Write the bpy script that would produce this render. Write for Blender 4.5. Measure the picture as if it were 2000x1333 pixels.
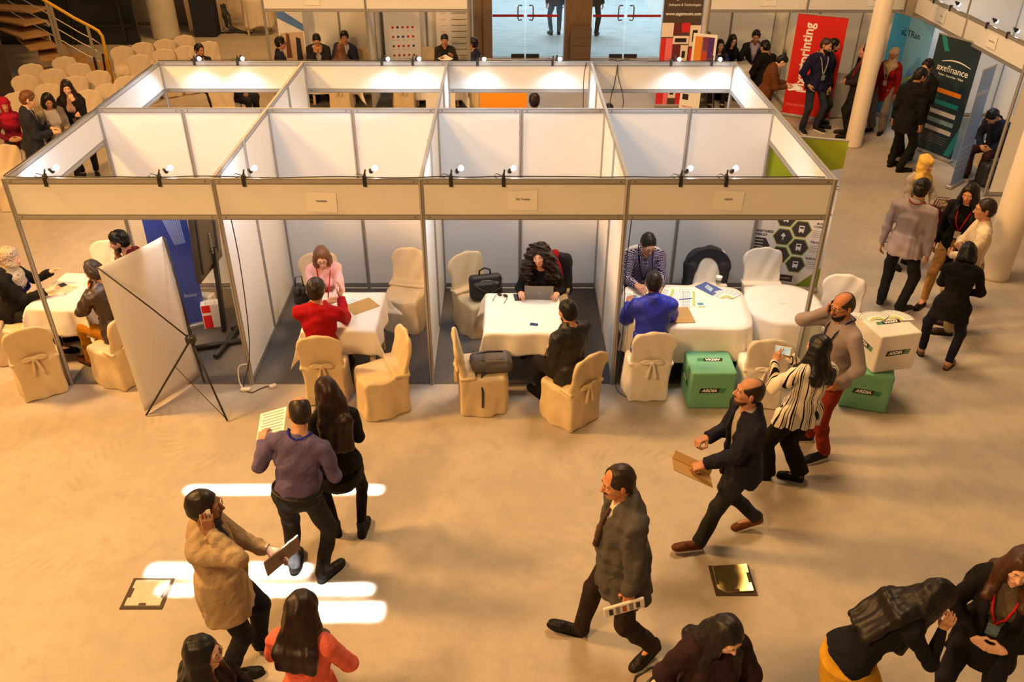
import bpy, math, random
import numpy as np
from mathutils import Vector, Matrix
random.seed(7)
for _o in list(bpy.data.objects):
    bpy.data.objects.remove(_o)
SC = bpy.context.scene
COL = SC.collection
R = math.radians
# ------------------------------------------------------------------ camera
cam = bpy.data.objects.new('camera', bpy.data.cameras.new('camera'))
COL.objects.link(cam)
cam.data.lens = 30.17
cam.data.sensor_width = 36.0
cam.data.clip_end = 200
_rz = Matrix.Rotation(-0.00591, 4, 'Z')
_rx = Matrix.Rotation(math.pi/2 - 0.56420, 4, 'X')
_rr = Matrix.Rotation(0.00282, 4, 'Z')
cam.matrix_world = Matrix.Translation((0.8604, -8.0128, 5.6510)) @ _rz @ _rx @ _rr
SC.camera = cam
# ------------------------------------------------------------------ world, lights, exposure
SC.view_settings.view_transform = 'Standard'
SC.view_settings.look = 'None'
SC.view_settings.gamma = 1.0
SC.view_settings.use_curve_mapping = False
SC.view_settings.exposure = 0.0
W = bpy.data.worlds.new('hall_ambient')
SC.world = W
W.use_nodes = True
W.node_tree.nodes['Background'].inputs[0].default_value = (1.0, 0.72, 0.48, 1)
W.node_tree.nodes['Background'].inputs[1].default_value = 0.17
def area(name, loc, aim, size, power, color, spread=180, sizey=None):
    l = bpy.data.lights.new(name, 'AREA')
    l.energy = power
    l.color = color
    l.size = size
    if sizey:
        l.shape = 'RECTANGLE'
        l.size_y = sizey
    l.spread = R(spread)
    o = bpy.data.objects.new(name, l)
    COL.objects.link(o)
    o.location = loc
    d = Vector(aim) - Vector(loc)
    o.rotation_euler = d.to_track_quat('-Z', 'Y').to_euler()
    return o
WARM = (1.0, 0.52, 0.155)
area('hall_floodlight', (-8.5, -0.4, 9.0), (0.0, -1.0, 0), 1.5, 1800, WARM)
area('hall_floodlight', (-4.5, -9.0, 9.5), (0.0, -1.5, 0), 1.6, 920, (1.0, 0.56, 0.20))
area('hall_floodlight', (4.0, 3.0, 11.0), (3.0, 2.0, 0), 2.5, 950, (1.0, 0.66, 0.34))
area('hall_floodlight', (-5.0, 14.0, 9.0), (-5.0, 11.0, 0), 2.0, 480, WARM)
area('lobby_skylight', (2.0, 21.0, 7.0), (2.0, 20.5, 0), 6.0, 1150, (0.72, 0.90, 1.0))
for _x, _y, _sx, _sy, _p, _dy in ((-1.30, -1.77, 1.85, 0.06, 13, 1.4), (-1.55, -2.80, 1.35, 0.11, 13, 3.0), (-1.18, -3.01, 1.75, 0.05, 12, 3.0), (-0.50, -3.24, 0.62, 0.12, 6.5, 3.0)):
    area('skylight_slit', (_x, _y-_dy, 9.8), (_x, _y, 0), _sx, _p, (1.0, 0.97, 0.90), 0.9, _sy)
# ------------------------------------------------------------------ materials
_MC = {}
def s2l(c):
    return tuple((x/12.92 if x <= .04045 else ((x+.055)/1.055)**2.4) for x in c)
def _tree(name):
    m = bpy.data.materials.new(name)
    m.use_nodes = True
    nt = m.node_tree
    return m, nt, nt.nodes['Principled BSDF']
def mat(name, col, rough=.6, metal=0, noise=.06, scale=25, bump=0, bscale=60, bdist=.014, spec=.4, stretch=None, emit=0, sheen=0, trans=0):
    """plain procedural material: linear base colour with a little noise variation"""
    if name in _MC: return _MC[name]
    m, nt, b = _tree(name)
    b.inputs['Roughness'].default_value = rough
    b.inputs['Metallic'].default_value = metal
    b.inputs['Specular IOR Level'].default_value = spec
    N = nt.nodes
    tc = N.new('ShaderNodeTexCoord')
    src = tc.outputs['Object']
    if stretch:
        mp = N.new('ShaderNodeMapping')
        mp.inputs['Scale'].default_value = stretch
        nt.links.new(src, mp.inputs[0])
        src = mp.outputs[0]
    if noise:
        nz = N.new('ShaderNodeTexNoise')
        nz.inputs['Scale'].default_value = scale
        nz.inputs['Detail'].default_value = 3
        nt.links.new(src, nz.inputs['Vector'])
        mx = N.new('ShaderNodeMix')
        mx.data_type = 'RGBA'
        mx.inputs[6].default_value = tuple(max(0, c*(1-noise*2.2)) for c in col[:3]) + (1,)
        mx.inputs[7].default_value = tuple(min(1, c*(1+noise*2.2)) for c in col[:3]) + (1,)
        nt.links.new(nz.outputs['Fac'], mx.inputs[0])
        nt.links.new(mx.outputs[2], b.inputs['Base Color'])
    else:
        b.inputs['Base Color'].default_value = tuple(col[:3]) + (1,)
    if bump:
        n2 = N.new('ShaderNodeTexNoise')
        n2.inputs['Scale'].default_value = bscale
        n2.inputs['Detail'].default_value = 4
        nt.links.new(src, n2.inputs['Vector'])
        bp = N.new('ShaderNodeBump')
        bp.inputs['Strength'].default_value = bump
        bp.inputs['Distance'].default_value = bdist
        n2.inputs['Distortion'].default_value = .6
        nt.links.new(n2.outputs['Fac'], bp.inputs['Height'])
        nt.links.new(bp.outputs[0], b.inputs['Normal'])
    if emit:
        b.inputs['Emission Color'].default_value = tuple(col[:3]) + (1,)
        b.inputs['Emission Strength'].default_value = emit
    if sheen:
        b.inputs['Sheen Weight'].default_value = sheen
    if trans:
        b.inputs['Alpha'].default_value = 1-trans
    _MC[name] = m
    return m
def cloth(col, name=None, rough=.85):
    """fabric from an sRGB colour"""
    name = name or 'fabric_%02x%02x%02x' % tuple(int(c*255) for c in col)
    return mat(name, s2l(col), rough, noise=.07, scale=14, bump=.6, bscale=13, bdist=.035, spec=.2)
def hairmat(col):
    name = 'hair_%02x%02x%02x' % tuple(int(c*255) for c in col)
    return mat(name, s2l(col), .42, noise=.3, scale=9, bump=.16, bscale=7, spec=.3, stretch=(12, 12, 1.0))
def skinmat(col):
    name = 'skin_%02x%02x%02x' % tuple(int(c*255) for c in col)
    if name in _MC: return _MC[name]
    m = mat(name, s2l(col), .5, noise=.05, scale=20, spec=.35)
    return m
def pattern_mat(name, base, line, fn, rough=.85):
    """two-colour woven pattern; fn(nodes, links, x, y, z) -> factor socket"""
    if name in _MC: return _MC[name]
    m, nt, b = _tree(name)
    b.inputs['Roughness'].default_value = rough
    b.inputs['Specular IOR Level'].default_value = .2
    N, L = nt.nodes, nt.links
    tc = N.new('ShaderNodeTexCoord')
    sp = N.new('ShaderNodeSeparateXYZ')
    L.new(tc.outputs['Object'], sp.inputs[0])
    def mth(op, a, bb=None, c=None):
        n = N.new('ShaderNodeMath'); n.operation = op
        for i, v in enumerate((a, bb, c)):
            if v is None: continue
            if isinstance(v, (int, float)): n.inputs[i].default_value = v
            else: L.new(v, n.inputs[i])
        return n.outputs[0]
    f = fn(mth, sp.outputs[0], sp.outputs[1], sp.outputs[2])
    mx = N.new('ShaderNodeMix'); mx.data_type = 'RGBA'
    mx.inputs[6].default_value = s2l(base) + (1,)
    mx.inputs[7].default_value = s2l(line) + (1,)
    L.new(f, mx.inputs[0])
    L.new(mx.outputs[2], b.inputs['Base Color'])
    _MC[name] = m
    return m
def band(mth, v, freq, width):
    """1 inside a stripe: fract(v*freq) < width"""
    return mth('LESS_THAN', mth('FRACT', mth('ADD', mth('MULTIPLY', v, freq), 100.0)), width)
# ------------------------------------------------------------------ object helpers
def link(o, parent=None):
    COL.objects.link(o)
    if parent is not None: o.parent = parent
    return o
def tag(o, label=None, cat=None, group=None, kind=None):
    if label: o['label'] = label
    if cat: o['category'] = cat
    if group: o['group'] = group
    if kind: o['kind'] = kind
    return o
def empty(name, loc=(0, 0, 0), rz=0, label=None, cat=None, group=None):
    o = bpy.data.objects.new(name, None)
    o.empty_display_size = .1
    link(o)
    o.location = loc
    o.rotation_euler = (0, 0, rz)
    return tag(o, label, cat, group)
def kids(o):
    return [c for c in COL.objects if c.parent == o]
def copy_tree(o, parent=None):
    c = o.copy()
    COL.objects.link(c)
    c.parent = parent
    for ch in kids(o):
        copy_tree(ch, c)
    return c
class MB:
    """collects faces of simple solids, links them as one mesh object"""
    def __init__(s): s.v = []; s.f = []; s.sm = []
    def add(s, vs, fs, smooth=False):
        n = len(s.v)
        s.v += [tuple(v) for v in vs]
        s.f += [tuple(i+n for i in f) for f in fs]
        s.sm += [smooth]*len(fs)
        return s
    def box(s, c, d, M=None, bev=0.0):
        """axis box centre c size d with chamfered edges, optional 3x3/4x4 matrix applied after"""
        hx, hy, hz = d[0]/2, d[1]/2, d[2]/2
        b = min(bev, hx*.8, hy*.8, hz*.8)
        M = M or Matrix.Identity(3)
        c = Vector(c)
        if b <= 0:
            vs = [c + M @ Vector((x*hx, y*hy, z*hz)) for x in (-1, 1) for y in (-1, 1) for z in (-1, 1)]
            return s.add(vs, [(0, 1, 3, 2), (4, 6, 7, 5), (0, 4, 5, 1), (2, 3, 7, 6), (0, 2, 6, 4), (1, 5, 7, 3)])
        vs = []; idx = {}
        for x in (-1, 1):
            for y in (-1, 1):
                for z in (-1, 1):
                    for a in range(3):
                        p = [x*(hx-b), y*(hy-b), z*(hz-b)]
                        p[a] = (x*hx, y*hy, z*hz)[a]
                        idx[(x, y, z, a)] = len(vs)
                        vs.append(c + M @ Vector(p))
        fs = []
        def q(l):
            n = (vs[l[1]]-vs[l[0]]).cross(vs[l[2]]-vs[l[1]])
            m = sum((vs[i] for i in l), Vector())/len(l) - c
            fs.append(tuple(l) if n.dot(m) > 0 else tuple(reversed(l)))
        for a in range(3):
            o1, o2 = [(1, 2), (0, 2), (0, 1)][a]
            for sg in (-1, 1):
                l = []
                for e1, e2 in ((-1, -1), (1, -1), (1, 1), (-1, 1)):
                    k = [0, 0, 0]; k[a] = sg; k[o1] = e1; k[o2] = e2
                    l.append(idx[(*k, a)])
                q(l)
        for a in range(3):
            o1, o2 = [(1, 2), (0, 2), (0, 1)][a]
            for e1 in (-1, 1):
                for e2 in (-1, 1):
                    k0 = [0, 0, 0]; k0[a] = -1; k0[o1] = e1; k0[o2] = e2
                    k1 = list(k0); k1[a] = 1
                    q([idx[(*k0, o1)], idx[(*k1, o1)], idx[(*k1, o2)], idx[(*k0, o2)]])
        for x in (-1, 1):
            for y in (-1, 1):
                for z in (-1, 1):
                    q([idx[(x, y, z, 0)], idx[(x, y, z, 1)], idx[(x, y, z, 2)]])
        return s.add(vs, fs)
    def tube(s, pts, r, n=8, r2=None, caps=True, smooth=True):
        pts = [Vector(p) for p in pts]
        rings = []
        up = None
        m = len(pts)
        vs = []
        for i, p in enumerate(pts):
            t = (pts[min(i+1, m-1)] - pts[max(i-1, 0)])
            t = t.normalized() if t.length > 1e-9 else Vector((0, 0, 1))
            if up is None:
                up = Vector((0, 0, 1)) if abs(t.z) < .9 else Vector((1, 0, 0))
            a = up - t*up.dot(t)
            a.normalize()
            up = a
            b = t.cross(a)
            rr = r if r2 is None else r + (r2-r)*i/max(1, m-1)
            if isinstance(r, (list, tuple)): rr = r[i]
            vs += [p + (a*math.cos(2*math.pi*j/n) + b*math.sin(2*math.pi*j/n))*rr for j in range(n)]
        fs = [(i*n+j, i*n+(j+1) % n, (i+1)*n+(j+1) % n, (i+1)*n+j) for i in range(m-1) for j in range(n)]
        s.add(vs, fs, smooth)
        if caps:
            k = len(s.v)-len(vs)
            s.f.append(tuple(k+j for j in reversed(range(n)))); s.sm.append(False)
            s.f.append(tuple(k+(m-1)*n+j for j in range(n))); s.sm.append(False)
        return s
    def lathe(s, prof, n=20, c=(0, 0, 0), M=None, smooth=True):
        """prof = [(r, z)...] revolved about z"""
        M = M or Matrix.Identity(3)
        c = Vector(c)
        vs = [c + M @ Vector((r*math.cos(2*math.pi*j/n), r*math.sin(2*math.pi*j/n), z)) for r, z in prof for j in range(n)]
        m = len(prof)
        fs = [(i*n+j, i*n+(j+1) % n, (i+1)*n+(j+1) % n, (i+1)*n+j) for i in range(m-1) for j in range(n)]
        s.add(vs, fs, smooth)
        k = len(s.v)-len(vs)
        if prof[0][0] > 1e-4: s.f.append(tuple(k+j for j in reversed(range(n)))); s.sm.append(False)
        if prof[-1][0] > 1e-4: s.f.append(tuple(k+(m-1)*n+j for j in range(n))); s.sm.append(False)
        return s
    def ball(s, c, r, n=14, M=None):
        r = (r, r, r) if isinstance(r, (int, float)) else r
        m = n//2+1
        M2 = (M or Matrix.Identity(3)) @ Matrix.Diagonal(r)
        return s.lathe([(max(1e-5, math.sin(math.pi*i/(m-1))), -math.cos(math.pi*i/(m-1))) for i in range(m)], n, c, M2)
    def prism(s, poly, z0, z1, M=None, c=(0, 0, 0)):
        """poly = [(x, y)] counter-clockwise, extruded z0..z1, matrix after"""
        M = M or Matrix.Identity(3)
        c = Vector(c)
        n = len(poly)
        vs = [c + M @ Vector((x, y, z)) for z in (z0, z1) for x, y in poly]
        fs = [tuple(reversed(range(n))), tuple(range(n, 2*n))] + [(j, (j+1) % n, n+(j+1) % n, n+j) for j in range(n)]
        return s.add(vs, fs)
    def build(s, name, m, parent=None, loc=None):
        me = bpy.data.meshes.new(name)
        me.from_pydata(s.v, [], s.f)
        me.polygons.foreach_set('use_smooth', s.sm)
        me.materials.append(m)
        me.update()
        o = bpy.data.objects.new(name, me)
        link(o, parent)
        if loc: o.location = loc
        return o
def text(name, body, size, m, M, parent=None, align='CENTER', bold=0.0, shear=0.0, sx=1.0):
    """lettering as flat mesh; M = 4x4 placing the text plane (x right, y up) in parent's space"""
    cu = bpy.data.curves.new(name, 'FONT')
    cu.body = body
    cu.size = size
    cu.align_x = align
    cu.align_y = 'CENTER'
    cu.offset = bold
    cu.shear = shear
    cu.resolution_u = 3
    cu.extrude = .0006
    t = bpy.data.objects.new(name, cu)
    COL.objects.link(t)
    me = bpy.data.meshes.new_from_object(t.evaluated_get(bpy.context.evaluated_depsgraph_get()))
    bpy.data.objects.remove(t)
    bpy.data.curves.remove(cu)
    me.transform(M @ Matrix.Diagonal((sx, 1, 1, 1)))
    me.materials.clear()
    me.materials.append(m)
    me.name = name
    o = bpy.data.objects.new(name, me)
    return link(o, parent)
def plane_M(origin, xdir, ydir):
    x = Vector(xdir).normalized(); y = Vector(ydir).normalized(); z = x.cross(y)
    return Matrix(((x.x, y.x, z.x, origin[0]), (x.y, y.y, z.y, origin[1]), (x.z, y.z, z.z, origin[2]), (0, 0, 0, 1)))
# ------------------------------------------------------------------ smooth solid modelling on a grid (bodies, clothing, soft furnishings)
HQ = 1.0
class F:
    def __init__(s, h): s.h = h*HQ; s.ops = []; s.nz = None
    def _add(s, kind, op, k, lo, hi, *a):
        s.ops.append((kind, op, k, np.minimum(lo, hi), np.maximum(lo, hi), a)); return s
    def cap(s, a, b, ra, rb=None, k=.02, op='u', flat=False):
        a = np.array(a, float); b = np.array(b, float)
        rb = ra if rb is None else rb
        return s._add('cap', op, k, np.minimum(a-ra, b-rb), np.maximum(a+ra, b+rb), a, b, ra, rb, flat)
    def ell(s, c, r, M=None, k=.02, op='u'):
        c = np.array(c, float); r = np.array(r, float)
        M = np.eye(3) if M is None else np.array(M, float)
        e = np.sqrt(((M*r)**2).sum(1))
        return s._add('ell', op, k, c-e, c+e, c, r, M)
    def box(s, c, hf, M=None, rad=.01, k=.01, op='u'):
        c = np.array(c, float); hf = np.array(hf, float)
        M = np.eye(3) if M is None else np.array(M, float)
        e = np.abs(M*hf).sum(1)
        return s._add('box', op, k, c-e, c+e, c, hf, M, rad)
    def ecyl(s, a, b, ra, rb, M=None, k=.02, op='u'):
        """elliptic cone from a to b, radii ra=(rx,ry) at a, rb at b, flat ends; M columns give x,y axes"""
        a = np.array(a, float); b = np.array(b, float)
        M = np.eye(3) if M is None else np.array(M, float)
        e = max(max(ra), max(rb))
        return s._add('ecyl', op, k, np.minimum(a, b)-e, np.maximum(a, b)+e, a, b, ra, rb, M)
    def half(s, p, n, op='s', k=.005):
        """cut away the side the normal points to"""
        return s._add('half', op, k, np.array([-9.]*3), np.array([9.]*3), np.array(p, float), np.array(n, float)/np.linalg.norm(n))
    def vee(s, o, M, z0, sl, op='s', k=.006, wmax=.3):
        return s._add('vee', op, k, np.array([-9.]*3), np.array([9.]*3), np.array(o, float), np.array(M, float), z0, sl, wmax)
    def noise(s, amp, freq, seed=0, stretch=(1, 1, 1)): s.nz = (amp, freq, seed, stretch); return s
    def solve(s):
        h = s.h
        U = [o for o in s.ops if o[1] == 'u']
        lo = np.min([o[3] for o in U], 0) - 3*h - .012
        hi = np.max([o[4] for o in U], 0) + 3*h + .012
        n = np.ceil((hi-lo)/h).astype(int)+1
        f = np.full(n, .15, np.float32)
        ax = [(lo[i]+h*np.arange(n[i])).astype(np.float32) for i in range(3)]
        for kind, op, k, l, u, a in s.ops:
            m = k + 2.5*h + .012
            i0 = np.clip(np.floor((l-m-lo)/h).astype(int), 0, n)
            i1 = np.clip(np.ceil((u+m-lo)/h).astype(int)+1, 0, n)
            if (i1 <= i0).any(): continue
            sl = tuple(slice(i0[i], i1[i]) for i in range(3))
            X = ax[0][sl[0]][:, None, None]; Y = ax[1][sl[1]][None, :, None]; Z = ax[2][sl[2]][None, None, :]
            if kind == 'cap':
                A, B, ra, rb, flat = a
                d = B-A; L2 = float(d@d)+1e-12
                t = ((X-A[0])*d[0]+(Y-A[1])*d[1]+(Z-A[2])*d[2])/L2
                tc = np.clip(t, 0, 1)
                g = np.sqrt((X-A[0]-tc*d[0])**2+(Y-A[1]-tc*d[1])**2+(Z-A[2]-tc*d[2])**2) - (ra+(rb-ra)*tc)
                if flat: g = np.maximum(g, (t-1)*math.sqrt(L2))
            elif kind in ('ell', 'box', 'ecyl', 'vee'):
                if kind == 'ecyl':
                    A, B, ra, rb, M = a; c = A
                elif kind == 'vee': c, M = a[0], a[1]
                else: c, M = a[0], a[2]
                x, y, z = X-c[0], Y-c[1], Z-c[2]
                px = x*M[0][0]+y*M[1][0]+z*M[2][0]
                py = x*M[0][1]+y*M[1][1]+z*M[2][1]
                pz = x*M[0][2]+y*M[1][2]+z*M[2][2]
                if kind == 'ell':
                    r = a[1]
                    k0 = np.sqrt((px/r[0])**2+(py/r[1])**2+(pz/r[2])**2)
                    k1 = np.sqrt((px/r[0]**2)**2+(py/r[1]**2)**2+(pz/r[2]**2)**2)
                    g = np.where(k1 > 1e-6, k0*(k0-1)/np.maximum(k1, 1e-6), -r.min())
                elif kind == 'box':
                    hf, rad = a[1], a[3]
                    qx, qy, qz = abs(px)-hf[0]+rad, abs(py)-hf[1]+rad, abs(pz)-hf[2]+rad
                    g = np.sqrt(np.maximum(qx, 0)**2+np.maximum(qy, 0)**2+np.maximum(qz, 0)**2)+np.minimum(np.maximum(np.maximum(qx, qy), qz), 0)-rad
                elif kind == 'vee':
                    z0, slp, wm = a[2], a[3], a[4]
                    g = np.maximum(np.maximum((abs(px)-np.minimum((pz-z0)*slp, wm))*.9, -py), z0-pz)
                else:
                    d = B-A; Ln = math.sqrt(float(d@d))
                    dl = (M.T@d)/Ln
                    w = px*dl[0]+py*dl[1]+pz*dl[2]
                    t = np.clip(w/Ln, 0, 1)
                    rx = ra[0]+(rb[0]-ra[0])*t; ry = ra[1]+(rb[1]-ra[1])*t
                    ex = px-w*dl[0]; ey = py-w*dl[1]
                    g = np.maximum((np.sqrt((ex/rx)**2+(ey/ry)**2)-1)*np.minimum(rx, ry), abs(w-Ln/2)-Ln/2)
            elif kind == 'half':
                p, nn = a
                g = -((X-p[0])*nn[0]+(Y-p[1])*nn[1]+(Z-p[2])*nn[2])
            c0 = f[sl]
            if op == 'u':
                if k > 1e-5:
                    q = np.maximum(k-np.abs(c0-g), 0)/k
                    f[sl] = np.minimum(c0, g)-q*q*k*.25
                else: f[sl] = np.minimum(c0, g)
            else:
                g = -g if op == 's' else g
                if k > 1e-5:
                    q = np.maximum(k-np.abs(c0-g), 0)/k
                    f[sl] = np.maximum(c0, g)+q*q*k*.25
                else: f[sl] = np.maximum(c0, g)
        if s.nz:
            amp, fr, sd, st = s.nz
            rg = np.random.RandomState(sd)
            X, Y, Z = ax[0][:, None, None]*st[0], ax[1][None, :, None]*st[1], ax[2][None, None, :]*st[2]
            tot = 0
            for i in range(4):
                v = rg.normal(size=3); v = v/np.linalg.norm(v)*fr*(.7+.45*i)
                w = rg.normal(size=3); w = w/np.linalg.norm(w)*fr*.6
                tot = tot + np.sin(X*v[0]+Y*v[1]+Z*v[2]+rg.rand()*6+1.3*np.sin(X*w[0]+Y*w[1]+Z*w[2]+rg.rand()*6))/(1+.5*i)
            f += (amp*.5*tot).astype(np.float32)
        return f, lo
    def arrays(s):
        f, lo = s.solve()
        h = s.h
        ins = f < 0
        nx, ny, nz = f.shape
        c = [ins[i:nx-1+i, j:ny-1+j, k:nz-1+k] for i in (0, 1) for j in (0, 1) for k in (0, 1)]
        su = sum(x.astype(np.int8) for x in c)
        act = (su > 0) & (su < 8)
        idx = np.argwhere(act)
        if len(idx) == 0: return np.zeros((0, 3)), np.zeros((0, 4), int)
        vid = np.full(act.shape, -1, np.int32)
        vid[act] = np.arange(len(idx))
        I, J, K = idx.T
        val = np.stack([f[I+i, J+j, K+k] for i in (0, 1) for j in (0, 1) for k in (0, 1)], 1)
        off = np.array([(i, j, k) for i in (0, 1) for j in (0, 1) for k in (0, 1)], float)
        P = np.zeros((len(idx), 3)); cnt = np.zeros(len(idx))
        for a in range(8):
            for ax in range(3):
                b = a | (4, 2, 1)[ax]
                if b == a: continue
                cr = (val[:, a] < 0) != (val[:, b] < 0)
                t = val[cr, a]/(val[cr, a]-val[cr, b])
                P[cr] += off[a]+t[:, None]*(off[b]-off[a]); cnt[cr] += 1
        V = lo + h*(idx + P/cnt[:, None])
        Q = []
        for ax in range(3):
            b = [1, 1, 1]; b[ax] = 0
            e = [slice(b[i], f.shape[i]-1) for i in range(3)]
            e2 = list(e); e2[ax] = slice(1, f.shape[ax])
            A, B = ins[tuple(e)], ins[tuple(e2)]
            for flip in (0, 1):
                w = np.argwhere((A & ~B) if not flip else (~A & B))
                if len(w) == 0: continue
                g = w + np.array(b)
                o1, o2 = [(1, 2), (2, 0), (0, 1)][ax]
                def cell(d1, d2):
                    q = g.copy(); q[:, o1] -= d1; q[:, o2] -= d2
                    return vid[q[:, 0], q[:, 1], q[:, 2]]
                l = [cell(1, 1), cell(0, 1), cell(0, 0), cell(1, 0)]
                if flip: l = l[::-1]
                Q.append(np.stack(l, 1))
        return V, np.concatenate(Q)
    def build(s, name, m, parent=None):
        V, Q = s.arrays()
        me = bpy.data.meshes.new(name)
        me.vertices.add(len(V)); me.vertices.foreach_set('co', V.astype(np.float32).ravel())
        me.loops.add(Q.size); me.loops.foreach_set('vertex_index', Q.astype(np.int32).ravel())
        me.polygons.add(len(Q)); me.polygons.foreach_set('loop_start', np.arange(0, Q.size, 4, dtype=np.int32))
        me.polygons.foreach_set('use_smooth', np.ones(len(Q), bool))
        me.update(calc_edges=True)
        me.materials.append(m)
        o = bpy.data.objects.new(name, me)
        link(o, parent)
        return o
# ------------------------------------------------------------------ people
def rotx(a): c, s = math.cos(a), math.sin(a); return np.array([[1, 0, 0], [0, c, -s], [0, s, c]])
def roty(a): c, s = math.cos(a), math.sin(a); return np.array([[c, 0, s], [0, 1, 0], [-s, 0, c]])
def rotz(a): c, s = math.cos(a), math.sin(a); return np.array([[c, -s, 0], [s, c, 0], [0, 0, 1]])
def nrm(v): v = np.array(v, float); return v/(np.linalg.norm(v)+1e-9)
def ik(a, t, l1, l2, pole):
    d = t-a; L = np.linalg.norm(d); u = d/(L+1e-9)
    if L > (l1+l2)*.995: L = (l1+l2)*.995; t = a+u*L
    if L < abs(l1-l2)+.03: L = abs(l1-l2)+.03; t = a+u*L
    x = (l1*l1-l2*l2+L*L)/(2*L)
    hh = math.sqrt(max(1e-6, l1*l1-x*x))
    p = np.array(pole, float); p = nrm(p-u*(p@u))
    return a+u*x+p*hh, t
TOPS = {  # torso offset, arm offset, hem below pelvis (None = tucked), collar, front opening (bottom z, slope), wrinkle
    'shirt': (.012, .013, None, 'shirt', None, .007), 'overshirt': (.016, .015, -.17, 'shirt', None, .009),
    'sweater': (.018, .017, -.13, 'none', None, .006), 'knit': (.015, .014, -.06, 'none', None, .005),
    'suit': (.026, .021, -.24, 'lapel', (.13, .30), .006), 'blazer': (.030, .021, -.26, 'lapel', (.02, .24), .008),
    'zip': (.030, .025, -.12, 'stand', None, .010), 'open': (.030, .024, -.14, 'stand', (-.3, .075), .010),
    'parka': (.044, .034, -.30, 'stand', (.22, .22), .010), 'coat': (.032, .026, -.50, 'lapel', (.1, .25), .008),
    'blouse': (.020, .024, -.14, 'none', None, .010), 'cardigan': (.020, .018, -.34, 'none', (-.4, .13), .010)}
SHOES = {}
def shoe_mesh(kind, col):
    key = (kind, col)
    if key in SHOES: return SHOES[key]
    f = F(.008)
    lo = {'sneaker': .10, 'shoe': .085, 'flat': .05, 'boot': .17}[kind]
    f.cap((0, -.055, .04), (0, .09, .036), .042, .044, k=.03)
    f.ell((0, .145, .032), (.046, .062, .034), k=.03)
    f.ecyl((0, -.045, .03), (0, -.05, lo), (.044, .05), (.042, .047), k=.02)
    f.half((0, 0, .012), (0, 0, -1))
    if kind == 'flat': f.ell((0, .02, .085), (.032, .09, .04), op='s', k=.01)
    up = f.build('shoe', cloth(col, rough=.45))
    sole_c = {'sneaker': (.85, .82, .78), 'shoe': (.06, .05, .05), 'flat': (.08, .06, .05), 'boot': (.05, .05, .05)}[kind]
    mb = MB()
    ol = [(.044*math.cos(a)*(1.0 if math.sin(a) < .2 else 1.06), (-.055+.045*math.sin(a)) if math.sin(a) < 0 else (.10+.11*math.sin(a))) for a in [2*math.pi*i/20 for i in range(20)]]
    mb.prism(ol, 0, .02 if kind == 'sneaker' else .014)
    so = mb.build('sole', cloth(sole_c, rough=.6))
    SHOES[key] = (up.data, so.data)
    for o in (up, so): bpy.data.objects.remove(o)
    return SHOES[key]
def V3(a): return Vector([float(x) for x in a])
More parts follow.
